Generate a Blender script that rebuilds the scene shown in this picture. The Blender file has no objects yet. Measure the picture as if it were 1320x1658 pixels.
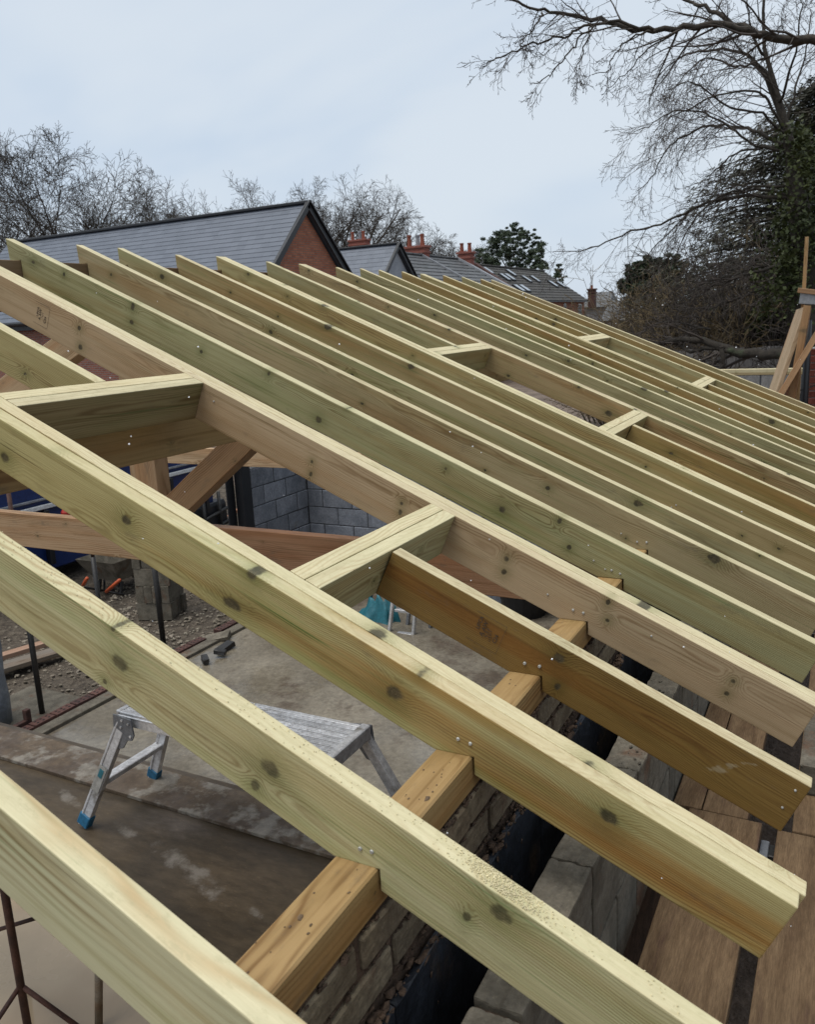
import bpy, bmesh, math, random
from mathutils import Vector, Matrix, noise

# ------------------------------------------------------------------ camera, sky, sun, exposure
S = bpy.context.scene
COL = S.collection
CAM = Vector((0.663217, -1.06477, 0.895475))
CR = Vector((0.884767, 0.463397, -0.0495))
CU = Vector((-0.05561, 0.210436, 0.976025))
CF = Vector((-0.462704, 0.860802, -0.211956))
FPX, CYP = 1354.334, 818.3
cd = bpy.data.cameras.new("camera")
cam = bpy.data.objects.new("camera", cd)
COL.objects.link(cam)
cam.matrix_world = Matrix(((CR.x, CU.x, -CF.x, CAM.x), (CR.y, CU.y, -CF.y, CAM.y), (CR.z, CU.z, -CF.z, CAM.z), (0, 0, 0, 1)))
cd.sensor_fit = 'HORIZONTAL'
cd.sensor_width = 36.0
cd.lens = 36.0 * FPX / 1320
cd.shift_y = -(829 - CYP) / 1320
cd.clip_start = 0.02
cd.clip_end = 2000
cd.dof.use_dof = True
cd.dof.focus_distance = 2.9
cd.dof.aperture_fstop = 11
S.camera = cam

world = bpy.data.worlds.new("World")
S.world = world
world.use_nodes = True
SUN_EL, SUN_AZ = math.radians(72), math.radians(215)

sun_d = bpy.data.lights.new("sun", 'SUN')
sun_d.energy = 1.5
sun_d.angle = math.radians(45)
sun_d.color = (1.0, 0.97, 0.92)
sun = bpy.data.objects.new("sun", sun_d)
COL.objects.link(sun)
# light travels towards -dir ; direction to the sun:
sdir = Vector((math.sin(SUN_AZ) * math.cos(SUN_EL), math.cos(SUN_AZ) * math.cos(SUN_EL), math.sin(SUN_EL)))
sun.rotation_euler = sdir.to_track_quat('Z', 'Y').to_euler()
sun.location = (0, 0, 30)

S.view_settings.view_transform = 'Standard'
S.view_settings.look = 'None'
S.view_settings.exposure = 0.92
S.view_settings.gamma = 1.0
S.view_settings.use_curve_mapping = False


# ------------------------------------------------------------------ node helpers
class NG:
    def __init__(self, tree):
        self.t = tree
        self.n = tree.nodes
        self.l = tree.links

    def node(self, typ, **kw):
        nd = self.n.new(typ)
        for k, v in kw.items():
            setattr(nd, k, v)
        return nd

    def put(self, sock, val):
        if hasattr(val, 'is_output') or isinstance(val, bpy.types.NodeSocket):
            self.l.new(val, sock)
        elif val is not None:
            if isinstance(val, (tuple, list)) and len(val) == 3 and sock.type == 'RGBA':
                val = (*val, 1)
            sock.default_value = val

    def m(self, op, a, b=None, c=None, clamp=False):
        nd = self.node('ShaderNodeMath', operation=op)
        nd.use_clamp = clamp
        self.put(nd.inputs[0], a)
        if b is not None:
            self.put(nd.inputs[1], b)
        if c is not None:
            self.put(nd.inputs[2], c)
        return nd.outputs[0]

    def vec(self, x, y, z):
        nd = self.node('ShaderNodeCombineXYZ')
        for i, v in enumerate((x, y, z)):
            self.put(nd.inputs[i], v)
        return nd.outputs[0]

    def sep(self, v):
        nd = self.node('ShaderNodeSeparateXYZ')
        self.put(nd.inputs[0], v)
        return nd.outputs

    def vm(self, op, a, b=None):
        nd = self.node('ShaderNodeVectorMath', operation=op)
        self.put(nd.inputs[0], a)
        if b is not None:
            self.put(nd.inputs[1], b)
        return nd.outputs[0]

    def noise(self, v, scale=1.0, detail=2.0, rough=0.5, dist=0.0):
        nd = self.node('ShaderNodeTexNoise')
        self.put(nd.inputs['Vector'], v)
        nd.inputs['Scale'].default_value = scale
        nd.inputs['Detail'].default_value = detail
        nd.inputs['Roughness'].default_value = rough
        nd.inputs['Distortion'].default_value = dist
        return nd.outputs[0]

    def mix(self, fac, a, b, blend='MIX'):
        nd = self.node('ShaderNodeMix', data_type='RGBA', blend_type=blend)
        self.put(nd.inputs[0], fac)
        self.put(nd.inputs[6], a)
        self.put(nd.inputs[7], b)
        return nd.outputs[2]

    def smooth(self, v, lo, hi, a=0.0, b=1.0):
        nd = self.node('ShaderNodeMapRange', interpolation_type='SMOOTHSTEP')
        self.put(nd.inputs[0], v)
        nd.inputs[1].default_value = lo
        nd.inputs[2].default_value = hi
        nd.inputs[3].default_value = a
        nd.inputs[4].default_value = b
        return nd.outputs[0]

    def lin(self, v, lo, hi, a=0.0, b=1.0):
        nd = self.node('ShaderNodeMapRange')
        self.put(nd.inputs[0], v)
        nd.inputs[1].default_value = lo
        nd.inputs[2].default_value = hi
        nd.inputs[3].default_value = a
        nd.inputs[4].default_value = b
        return nd.outputs[0]

    def bump(self, h, strength=0.3, dist=0.01):
        nd = self.node('ShaderNodeBump')
        nd.inputs['Strength'].default_value = strength
        nd.inputs['Distance'].default_value = dist
        self.put(nd.inputs['Height'], h)
        return nd.outputs[0]


def new_mat(name):
    m = bpy.data.materials.new(name)
    m.use_nodes = True
    g = NG(m.node_tree)
    bs = g.n['Principled BSDF']
    return m, g, bs


# sky
wg = NG(world.node_tree)
for nd in list(wg.n):
    wg.n.remove(nd)
sky = wg.node('ShaderNodeTexSky', sky_type='NISHITA')
sky.sun_disc = False
sky.sun_elevation = SUN_EL
sky.sun_rotation = SUN_AZ
sky.air_density = 1.0
sky.dust_density = 2.0
bg1 = wg.node('ShaderNodeBackground')
wg.l.new(sky.outputs[0], bg1.inputs[0])
bg1.inputs[1].default_value = 0.08
tc = wg.node('ShaderNodeTexCoord').outputs['Generated']
cl = wg.noise(wg.vm('MULTIPLY', tc, (1.0, 1.0, 2.2)), 1.6, 4, 0.5, 0.4)
clc = wg.mix(wg.smooth(cl, 0.38, 0.62), (0.545, 0.645, 0.77), (0.66, 0.73, 0.805))
bg2 = wg.node('ShaderNodeBackground')
wg.put(bg2.inputs[0], clc)
bg2.inputs[1].default_value = 0.565
mx = wg.node('ShaderNodeMixShader')
mx.inputs[0].default_value = 0.93
wg.l.new(bg1.outputs[0], mx.inputs[1])
wg.l.new(bg2.outputs[0], mx.inputs[2])
wo = wg.node('ShaderNodeOutputWorld')
wg.l.new(mx.outputs[0], wo.inputs[0])


# ------------------------------------------------------------------ pixel rays of the photograph (used to survey distances)
def ray(x, y):
    return CR * ((x - 660) / FPX) - CU * ((y - CYP) / FPX) + CF


def at_z(x, y, z):
    d = ray(x, y)
    return CAM + d * ((z - CAM.z) / d.z)


def at_x(x, y, X):
    d = ray(x, y)
    return CAM + d * ((X - CAM.x) / d.x)


def at_y(x, y, Y):
    d = ray(x, y)
    return CAM + d * ((Y - CAM.y) / d.y)


# ------------------------------------------------------------------ materials
def wood_mat(name, ring=0.0048, green=0.5, rough_sawn=0.0, knots=1.0, contrast=0.55, dirt=0.25, edge=0.0, extra=(), heart=0.55, late_edge=(0.56, 0.44, 0.25), band=False, kdark=0.86, scuffs=()):
    m, g, bs = new_mat(name)
    tco = g.node('ShaderNodeTexCoord').outputs['Object']
    oi = g.node('ShaderNodeObjectInfo')
    rnd, ocol = oi.outputs['Random'], oi.outputs['Color']
    x, y, z = g.sep(tco)
    ro = g.m('MULTIPLY', rnd, 91.7)
    ro2 = g.m('FRACT', g.m('MULTIPLY', rnd, 17.31))
    xo = g.m('ADD', x, ro)
    # slow wander of the pith along the board
    w1 = g.noise(g.vec(g.m('MULTIPLY', xo, 0.9), g.m('MULTIPLY', y, 2.0), g.m('MULTIPLY', z, 2.0)), 1.0, 2, 0.5)
    w2 = g.noise(g.vec(g.m('MULTIPLY', xo, 1.6), g.m('ADD', g.m('MULTIPLY', y, 2.0), 7.3), g.m('MULTIPLY', z, 3.0)), 1.0, 2, 0.5)
    ry = g.m('ADD', g.m('ADD', y, g.lin(ro2, 0, 1, -0.055, 0.06)), g.m('MULTIPLY', g.m('SUBTRACT', w1, 0.5), 0.06))
    rz = g.m('ADD', g.m('ADD', z, g.lin(rnd, 0, 1, 0.02, 0.13)), g.m('MULTIPLY', g.m('SUBTRACT', w2, 0.5), 0.10))
    r = g.m('SQRT', g.m('ADD', g.m('MULTIPLY', ry, ry), g.m('MULTIPLY', rz, rz)))
    # knots : branches running across the board
    kx = g.m('ADD', g.m('MULTIPLY', x, 3.1), ro)
    kz = g.m('ADD', g.m('MULTIPLY', z, 8.5), g.m('ADD', ro2, g.m('MULTIPLY', y, 2.0)))
    vo = g.node('ShaderNodeTexVoronoi', voronoi_dimensions='2D')
    g.put(vo.inputs['Vector'], g.vec(kx, kz, 0.0))
    vo.inputs['Scale'].default_value = 1.0
    vo.inputs['Randomness'].default_value = 1.0
    vp = g.sep(vo.outputs['Position'])
    dx = g.m('DIVIDE', g.m('SUBTRACT', kx, vp[0]), 3.1 * 1.35)
    dz = g.m('DIVIDE', g.m('SUBTRACT', kz, vp[1]), 8.5)
    wob = g.noise(g.vec(xo, y, z), 38.0, 2, 0.6)
    dm = g.m('ADD', g.m('SQRT', g.m('ADD', g.m('MULTIPLY', dx, dx), g.m('MULTIPLY', dz, dz))), g.m('MULTIPLY', g.m('SUBTRACT', wob, 0.5), 0.017))
    kc = g.node('ShaderNodeSeparateColor')
    g.l.new(vo.outputs['Color'], kc.inputs[0])
    keep = g.m('MULTIPLY', g.m('GREATER_THAN', kc.outputs[0], 0.45), knots)
    kr = g.m('ADD', 0.003, g.m('MULTIPLY', g.m('POWER', kc.outputs[1], 3.0), 0.015))
    q = g.m('DIVIDE', dm, g.m('ADD', g.m('MULTIPLY', kr, 2.0), 0.008))
    halo = g.m('MULTIPLY', keep, g.m('EXPONENT', g.m('MULTIPLY', g.m('MULTIPLY', q, q), -1.0)))
    core = g.m('MULTIPLY', keep, g.m('SUBTRACT', 1.0, g.smooth(g.m('DIVIDE', dm, kr), 0.7, 1.25)))
    for (lx, lz, er, el) in extra:
        ex_ = g.m('DIVIDE', g.m('SUBTRACT', x, lx), el)
        ez_ = g.m('SUBTRACT', z, lz)
        de = g.m('ADD', g.m('SQRT', g.m('ADD', g.m('MULTIPLY', ex_, ex_), g.m('MULTIPLY', ez_, ez_))), g.m('MULTIPLY', g.m('SUBTRACT', wob, 0.5), er * 1.1))
        qe = g.m('DIVIDE', de, er * 2.2 + 0.008)
        halo = g.m('MAXIMUM', halo, g.m('EXPONENT', g.m('MULTIPLY', g.m('MULTIPLY', qe, qe), -1.0)))
        core = g.m('MAXIMUM', core, g.m('SUBTRACT', 1.0, g.smooth(g.m('DIVIDE', de, er), 0.6, 1.25)))
        dm = g.m('MINIMUM', dm, de)
    # growth rings
    fine = g.noise(g.vec(g.m('MULTIPLY', xo, 2.5), g.m('MULTIPLY', y, 26), g.m('MULTIPLY', z, 26)), 1.0, 3, 0.55)
    rr = g.m('ADD', g.m('ADD', r, g.m('MULTIPLY', halo, 0.022)), g.m('MULTIPLY', g.m('SUBTRACT', fine, 0.5), 0.011))
    spac = g.m('MULTIPLY', rr, g.m('DIVIDE', 6.2832, g.lin(ro2, 0, 1, ring * 0.75, ring * 1.5)))
    wv = g.m('POWER', g.m('MULTIPLY', g.m('ADD', g.m('SINE', spac), 1.0), 0.5), 2.2)
    fibre = g.noise(g.vec(g.m('MULTIPLY', xo, 9.0), g.m('MULTIPLY', y, 420), g.m('MULTIPLY', z, 420)), 1.0, 2, 0.6)
    # the amount of latewood contrast changes along the board
    cvar = g.noise(g.vec(g.m('MULTIPLY', xo, 1.4), g.m('MULTIPLY', y, 12), g.m('MULTIPLY', z, 12)), 1.0, 2, 0.5)
    late = g.m('MULTIPLY', wv, g.smooth(cvar, 0.36, 0.70, 0.08 * contrast, 1.0 * contrast))
    dark = g.mix(1.0, ocol, (0.55, 0.46, 0.36), 'MULTIPLY')
    c = g.mix(late, ocol, dark)
    # preservative : green patches and streaks
    gp = g.noise(g.vec(g.m('ADD', g.m('MULTIPLY', xo, 1.1), 31.0), g.m('MULTIPLY', y, 9), g.m('MULTIPLY', z, 9)), 1.0, 3, 0.6)
    gs = g.noise(g.vec(g.m('MULTIPLY', xo, 1.7), g.m('MULTIPLY', y, 45), g.m('MULTIPLY', z, 45)), 1.0, 2, 0.5)
    gam = g.m('MULTIPLY', g.smooth(g.m('ADD', g.m('MULTIPLY', gp, 0.7), g.m('MULTIPLY', gs, 0.3)), 0.48, 0.70), green)
    c = g.mix(gam, c, g.mix(1.0, c, (0.70, 0.83, 0.64), 'MULTIPLY'))
    # heartwood brown patches
    hp = g.noise(g.vec(g.m('ADD', g.m('MULTIPLY', xo, 0.7), 77.0), g.m('MULTIPLY', y, 5), g.m('MULTIPLY', z, 14)), 1.0, 2, 0.5)
    c = g.mix(g.m('MULTIPLY', g.smooth(hp, 0.46, 0.68), heart), c, g.mix(1.0, c, (0.86, 0.63, 0.42), 'MULTIPLY'))
    if band:
        # brown heartwood running through the middle of the board
        zb = g.m('ADD', z, g.m('MULTIPLY', g.m('SUBTRACT', w2, 0.5), 0.05))
        bf = g.m('MULTIPLY', g.m('MULTIPLY', g.smooth(zb, -0.118, -0.100), g.smooth(zb, -0.035, -0.055)), g.smooth(g.m('ADD', x, g.m('MULTIPLY', w1, 0.4)), -0.75, 0.05))
        c = g.mix(g.m('MULTIPLY', bf, g.lin(gs, 0.3, 0.7, 0.95, 0.45)), c, g.mix(1.0, c, (0.80, 0.55, 0.36), 'MULTIPLY'))
    for (lx, lz, sx_, sz_) in scuffs:
        sxx = g.m('DIVIDE', g.m('SUBTRACT', x, lx), sx_)
        szz = g.m('DIVIDE', g.m('ADD', g.m('SUBTRACT', z, lz), g.m('MULTIPLY', g.m('SUBTRACT', x, lx), -0.5)), sz_)
        sn_ = g.noise(g.vec(g.m('MULTIPLY', x, 30.0), 0.0, g.m('MULTIPLY', z, 75.0)), 1.0, 5, 0.7)
        sf = g.smooth(g.m('ADD', g.m('SUBTRACT', 1.0, g.m('ADD', g.m('MULTIPLY', sxx, sxx), g.m('MULTIPLY', szz, szz))), g.m('MULTIPLY', g.m('SUBTRACT', sn_, 0.5), 4.5)), 0.3, 1.2)
        c = g.mix(g.m('MULTIPLY', sf, 0.6), c, (0.36, 0.30, 0.19))
    # fine drying checks
    ck = g.noise(g.vec(g.m('ADD', g.m('MULTIPLY', xo, 1.6), 19.0), g.m('MULTIPLY', y, 190), g.m('MULTIPLY', z, 190)), 1.0, 1, 0.5)
    ckm = g.noise(g.vec(g.m('ADD', g.m('MULTIPLY', xo, 2.4), 3.0), g.m('MULTIPLY', y, 10), g.m('MULTIPLY', z, 10)), 1.0, 2, 0.5)
    ckf = g.m('MULTIPLY', g.smooth(ck, 0.70, 0.745), g.smooth(ckm, 0.52, 0.62))
    c = g.mix(g.m('MULTIPLY', ckf, 0.7), c, g.mix(1.0, c, (0.28, 0.24, 0.18), 'MULTIPLY'))
    # long darker streaks
    st = g.noise(g.vec(g.m('ADD', g.m('MULTIPLY', xo, 0.8), 11.0), g.m('MULTIPLY', y, 85), g.m('MULTIPLY', z, 85)), 1.0, 3, 0.6)
    c = g.mix(g.m('MULTIPLY', g.smooth(st, 0.5, 0.72), 0.55), c, g.mix(1.0, c, (0.62, 0.56, 0.42), 'MULTIPLY'))
    st2 = g.noise(g.vec(g.m('ADD', g.m('MULTIPLY', xo, 1.1), 51.0), g.m('MULTIPLY', y, 120), g.m('MULTIPLY', z, 120)), 1.0, 2, 0.6)
    c = g.mix(g.m('MULTIPLY', g.m('MULTIPLY', g.smooth(st2, 0.60, 0.70), g.smooth(gp, 0.46, 0.58)), min(1.0, green * 1.1)), c, g.mix(1.0, c, (0.42, 0.62, 0.44), 'MULTIPLY'))
    dp = g.noise(g.vec(g.m('ADD', g.m('MULTIPLY', xo, 2.2), 5.0), g.m('MULTIPLY', y, 9), g.m('MULTIPLY', z, 16)), 1.0, 4, 0.65)
    c = g.mix(g.m('MULTIPLY', g.smooth(dp, 0.50, 0.68), 0.5), c, g.mix(1.0, c, (0.66, 0.62, 0.52), 'MULTIPLY'))
    # fibres
    c = g.mix(g.m('MULTIPLY', fibre, 0.5), c, g.mix(1.0, c, (0.58, 0.54, 0.47), 'MULTIPLY'))
    # grime
    if dirt:
        dn = g.noise(g.vec(g.m('MULTIPLY', xo, 6.0), g.m('MULTIPLY', y, 14), g.m('MULTIPLY', z, 14)), 1.0, 5, 0.7)
        c = g.mix(g.m('MULTIPLY', g.smooth(dn, 0.56, 0.76), dirt), c, (0.10, 0.08, 0.055))
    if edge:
        # the narrow top edge is mixed towards pale cream, scuffed and speckled
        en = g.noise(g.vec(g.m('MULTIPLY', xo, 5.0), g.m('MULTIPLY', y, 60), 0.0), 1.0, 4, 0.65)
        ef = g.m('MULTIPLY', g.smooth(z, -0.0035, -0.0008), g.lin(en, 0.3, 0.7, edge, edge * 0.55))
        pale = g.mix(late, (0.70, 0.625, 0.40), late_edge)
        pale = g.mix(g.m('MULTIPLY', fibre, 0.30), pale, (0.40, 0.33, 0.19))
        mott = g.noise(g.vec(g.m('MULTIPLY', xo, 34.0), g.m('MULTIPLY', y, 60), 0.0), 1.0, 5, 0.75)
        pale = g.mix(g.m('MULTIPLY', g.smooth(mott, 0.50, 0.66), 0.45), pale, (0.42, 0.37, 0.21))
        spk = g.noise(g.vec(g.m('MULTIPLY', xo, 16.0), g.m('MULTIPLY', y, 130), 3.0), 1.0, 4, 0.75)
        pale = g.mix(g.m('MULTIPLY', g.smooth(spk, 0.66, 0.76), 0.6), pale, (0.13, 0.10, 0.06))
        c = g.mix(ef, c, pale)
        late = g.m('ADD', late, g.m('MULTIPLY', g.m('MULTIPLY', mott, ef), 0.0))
    # dark weathered halo and knot
    c = g.mix(g.m('MULTIPLY', halo, 0.6), c, g.mix(1.0, c, (0.44, 0.50, 0.34), 'MULTIPLY'))
    kring = g.m('MULTIPLY', g.m('ADD', 0.5, g.m('MULTIPLY', 0.35, g.m('SINE', g.m('MULTIPLY', dm, 1900.0)))), g.smooth(wob, 0.35, 0.62))
    kcol = g.mix(kring, (0.026, 0.021, 0.012), (0.105, 0.08, 0.042))
    c = g.mix(g.m('MULTIPLY', core, kdark), c, kcol)
    g.put(bs.inputs['Base Color'], c)
    bs.inputs['Roughness'].default_value = 0.62
    bs.inputs['Specular IOR Level'].default_value = 0.35
    h = g.m('ADD', g.m('MULTIPLY', wv, 0.25), g.m('ADD', g.m('MULTIPLY', fibre, 0.9), g.m('MULTIPLY', core, -0.9)))
    if rough_sawn:
        saw = g.noise(g.vec(g.m('MULTIPLY', xo, 120.0), g.m('MULTIPLY', y, 20), g.m('MULTIPLY', z, 20)), 1.0, 3, 0.6)
        h = g.m('ADD', h, g.m('MULTIPLY', saw, rough_sawn))
    g.put(bs.inputs['Normal'], g.bump(h, 0.28, 0.0022))
    return m


def rough_mat(name, c1, c2, scale=6.0, detail=6.0, rough=0.8, bump=0.4, bdist=0.01, c3=None, c3lo=0.58, c3hi=0.7, c3scale=2.5,
              metallic=0.0, rvar=None, spec=0.4, fine=None, stretch=None, world=False, usecol=0.0):
    m, g, bs = new_mat(name)
    t = g.node('ShaderNodeTexCoord')
    oi = g.node('ShaderNodeObjectInfo')
    v = t.outputs['Object']
    if world:
        v = g.node('ShaderNodeNewGeometry').outputs['Position']
    else:
        v = g.vm('ADD', v, g.vec(g.m('MULTIPLY', oi.outputs['Random'], 53.0), g.m('MULTIPLY', oi.outputs['Random'], 31.0), 0.0))
    if stretch:
        v = g.vm('MULTIPLY', v, stretch)
    n = g.noise(v, scale, detail, 0.62)
    c = g.mix(g.smooth(n, 0.32, 0.68), c1, c2)
    if c3:
        n3 = g.noise(g.vm('ADD', v, (13.0, 5.0, 2.0)), c3scale, 6, 0.65)
        f3 = g.smooth(n3, c3lo, c3hi)
        c = g.mix(f3, c, c3)
    nf = g.noise(v, fine or scale * 9, 4, 0.65)
    c = g.mix(g.lin(nf, 0.32, 0.68, 0.0, 0.65), c, g.mix(1.0, c, (0.42, 0.41, 0.40), 'MULTIPLY'))
    nv = g.noise(g.vm('ADD', v, (1.0, 2.0, 3.0)), (fine or scale * 9) * 3.5, 2, 0.5)
    c = g.mix(g.m('MULTIPLY', g.smooth(nv, 0.62, 0.72), 0.4), c, g.mix(1.0, c, (1.9, 1.85, 1.75), 'MULTIPLY'))
    # each piece a little lighter or darker than its neighbour
    hv = g.node('ShaderNodeHueSaturation')
    g.put(hv.inputs['Color'], c)
    g.put(hv.inputs['Value'], g.lin(oi.outputs['Random'], 0, 1, 0.82, 1.18))
    c = hv.outputs[0]
    if usecol:
        c = g.mix(usecol, c, g.mix(1.0, c, oi.outputs['Color'], 'MULTIPLY'))
    g.put(bs.inputs['Base Color'], c)
    bs.inputs['Metallic'].default_value = metallic
    bs.inputs['Specular IOR Level'].default_value = spec
    if rvar:
        rn = g.noise(g.vm('ADD', v, (3.0, 9.0, 1.0)), c3scale * 0.8, 4, 0.6)
        g.put(bs.inputs['Roughness'], g.smooth(rn, 0.38, 0.62, rvar[0], rvar[1]))
    else:
        bs.inputs['Roughness'].default_value = rough
    if bump:
        g.put(bs.inputs['Normal'], g.bump(g.m('ADD', n, g.m('MULTIPLY', nf, 0.5)), bump, bdist))
    return m


def brick_mat(name, red1, red2, mortar, axis='yz'):
    m, g, bs = new_mat(name)
    x, y, z = g.sep(g.node('ShaderNodeNewGeometry').outputs['Position'])
    v = g.vec({'yz': y, 'xz': x}[axis], z, 0.0)
    br = g.node('ShaderNodeTexBrick')
    g.put(br.inputs['Vector'], v)
    br.inputs['Color1'].default_value = (*red1, 1)
    br.inputs['Color2'].default_value = (*red2, 1)
    br.inputs['Mortar'].default_value = (*mortar, 1)
    br.inputs['Scale'].default_value = 1.0
    br.inputs['Mortar Size'].default_value = 0.012
    br.inputs['Brick Width'].default_value = 0.225
    br.inputs['Row Height'].default_value = 0.075
    n = g.noise(v, 9.0, 4, 0.6)
    c = g.mix(g.lin(n, 0.3, 0.7, 0, 0.5), br.outputs['Color'], g.mix(1.0, br.outputs['Color'], (0.5, 0.45, 0.45), 'MULTIPLY'))
    g.put(bs.inputs['Base Color'], c)
    bs.inputs['Roughness'].default_value = 0.85
    g.put(bs.inputs['Normal'], g.bump(br.outputs['Fac'], -0.5, 0.01))
    return m


def leaf_mat(name, c1, c2, rough=0.6):
    m, g, bs = new_mat(name)
    p = g.node('ShaderNodeNewGeometry')
    n = g.noise(p.outputs['Position'], 1.3, 3, 0.6)
    c = g.mix(g.lin(n, 0.3, 0.7), c1, c2)
    c = g.mix(g.m('MULTIPLY', p.outputs['Random Per Island'], 0.5), c, g.mix(1.0, c, (0.45, 0.5, 0.45), 'MULTIPLY'))
    g.put(bs.inputs['Base Color'], c)
    bs.inputs['Roughness'].default_value = rough
    bs.inputs['Specular IOR Level'].default_value = 0.25
    return m


def plain(name, col, rough=0.5, metallic=0.0, spec=0.5):
    return rough_mat(name, tuple(c * 0.85 for c in col), col, 5.0, 4, rough, 0.12, 0.004, metallic=metallic, spec=spec)


M = {}
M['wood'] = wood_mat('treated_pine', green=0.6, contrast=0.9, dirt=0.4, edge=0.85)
M['sawn'] = wood_mat('sawn_timber', ring=0.0075, green=0.1, rough_sawn=0.7, contrast=1.0, dirt=0.5, knots=0.6)
M['brick_grey'] = rough_mat('common_brick', (0.125, 0.092, 0.058), (0.225, 0.180, 0.118), 7, 6, 0.9, 0.9, 0.008, c3=(0.12, 0.065, 0.04), c3lo=0.56, c3hi=0.72, c3scale=6)
M['mortar'] = rough_mat('mortar', (0.055, 0.034, 0.022), (0.12, 0.075, 0.048), 14, 6, 0.95, 0.9, 0.01)
M['block'] = rough_mat('dense_block', (0.095, 0.082, 0.060), (0.18, 0.157, 0.12), 8, 7, 0.9, 0.6, 0.006, c3=(0.13, 0.075, 0.045), c3lo=0.55, c3hi=0.7, c3scale=5)
M['block_grey'] = rough_mat('blue_grey_block', (0.15, 0.165, 0.195), (0.235, 0.25, 0.285), 5, 6, 0.9, 0.5, 0.006, c3=(0.19, 0.19, 0.19), c3lo=0.6, c3hi=0.75, c3scale=4)
M['black_board'] = rough_mat('black_board', (0.012, 0.014, 0.019), (0.034, 0.040, 0.052), 5, 5, 0.55, 0.6, 0.012, c3=(0.075, 0.052, 0.036), c3lo=0.56, c3hi=0.74, c3scale=5, spec=0.4)
M['slab'] = rough_mat('concrete_slab', (0.145, 0.122, 0.088), (0.245, 0.212, 0.160), 1.1, 7, 0.6, 0.25, 0.01, c3=(0.115, 0.088, 0.062), c3lo=0.5, c3hi=0.62, c3scale=1.7, rvar=(0.10, 0.7), world=True, fine=26)
M['ply'] = rough_mat('stained_ply', (0.046, 0.034, 0.021), (0.096, 0.070, 0.043), 2.3, 7, 0.5, 0.3, 0.004, spec=0.25, c3=(0.125, 0.10, 0.08), c3lo=0.58, c3hi=0.74, c3scale=1.7, rvar=(0.28, 0.6), stretch=(0.6, 1.6, 1))
g_ = NG(M['ply'].node_tree)
b_ = g_.n['Principled BSDF']
src = b_.inputs['Base Color'].links[0].from_socket
X_, Y_, Z_ = g_.sep(g_.node('ShaderNodeNewGeometry').outputs['Position'])
nz_ = g_.noise(g_.vec(X_, Y_, 0.0), 11.0, 6, 0.7)
acc = None
for cx, cy, sx, sy in ((-1.42, 0.925, .26, .050), (-1.24, 0.865, .15, .042), (-1.78, 1.0, .09, .03), (-1.0, .83, .06, .02), (-2.2, 1.08, .12, .03)):
    dx_ = g_.m('DIVIDE', g_.m('SUBTRACT', X_, cx), sx)
    dy_ = g_.m('DIVIDE', g_.m('ADD', g_.m('SUBTRACT', Y_, cy), g_.m('MULTIPLY', g_.m('SUBTRACT', X_, cx), 0.25)), sy)
    e_ = g_.m('SUBTRACT', 1.0, g_.m('ADD', g_.m('MULTIPLY', dx_, dx_), g_.m('MULTIPLY', dy_, dy_)))
    acc = e_ if acc is None else g_.m('MAXIMUM', acc, e_)
f_ = g_.smooth(g_.m('ADD', acc, g_.m('MULTIPLY', g_.m('SUBTRACT', nz_, 0.5), 5.5)), 0.1, 1.7)
g_.put(b_.inputs['Base Color'], g_.mix(g_.m('MULTIPLY', f_, 0.68), src, (0.22, 0.195, 0.165)))
M['ply_muck'] = rough_mat('ply_with_cement', (0.07, 0.047, 0.030), (0.135, 0.098, 0.064), 3.0, 7, 0.7, 0.6, 0.006, c3=(0.22, 0.195, 0.16), c3lo=0.48, c3hi=0.6, c3scale=6.0, rvar=(0.4, 0.8))
M['board'] = rough_mat('scaffold_board', (0.115, 0.070, 0.037), (0.20, 0.130, 0.072), 4.0, 7, 0.8, 0.5, 0.004, spec=0.15, c3=(0.09, 0.05, 0.034), c3lo=0.54, c3hi=0.72, c3scale=3.0, stretch=(7.0, 0.7, 1))
M['gravel'] = rough_mat('hardcore', (0.065, 0.049, 0.034), (0.165, 0.132, 0.096), 16, 8, 0.9, 1.0, 0.04, world=True, fine=60)
M['mud'] = rough_mat('mud', (0.10, 0.07, 0.05), (0.19, 0.14, 0.105), 1.2, 8, 0.8, 0.8, 0.05, c3=(0.06, 0.045, 0.035), world=True, fine=14)
m_, g_, b_ = new_mat('muddy_water')
n_ = g_.noise(g_.node('ShaderNodeNewGeometry').outputs['Position'], 1.1, 4, 0.6)
g_.put(b_.inputs['Base Color'], g_.mix(g_.smooth(n_, 0.35, 0.7), (0.34, 0.255, 0.165), (0.45, 0.35, 0.235)))
g_.put(b_.inputs['Roughness'], g_.smooth(n_, 0.45, 0.65, 0.05, 0.35))
b_.inputs['Specular IOR Level'].default_value = 0.35
M['water'] = m_
M['alu'] = rough_mat('aluminium', (0.55, 0.55, 0.56), (0.78, 0.78, 0.79), 6, 5, 0.38, 0.2, 0.002, c3=(0.30, 0.28, 0.25), c3lo=0.55, c3hi=0.72, c3scale=9, metallic=0.45)
M['alu_dark'] = rough_mat('steel_bracket', (0.20, 0.21, 0.23), (0.30, 0.31, 0.33), 8, 5, 0.5, 0.2, 0.002, c3=(0.38, 0.37, 0.36), c3lo=0.6, c3hi=0.7, c3scale=12, metallic=0.5)
M['blue_rubber'] = plain('blue_rubber', (0.02, 0.16, 0.30), 0.6)
M['steel_dark'] = plain('dark_steel', (0.05, 0.048, 0.046), 0.5, 0.5)
M['black_paint'] = plain('black_paint', (0.012, 0.013, 0.016), 0.45)
M['rust'] = rough_mat('rusty_steel', (0.045, 0.022, 0.018), (0.10, 0.045, 0.032), 12, 5, 0.75, 0.4, 0.003)
M['zinc'] = plain('zinc_nail', (0.55, 0.55, 0.52), 0.5, 0.3)
m_, g_, b_ = new_mat('slate')
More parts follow.
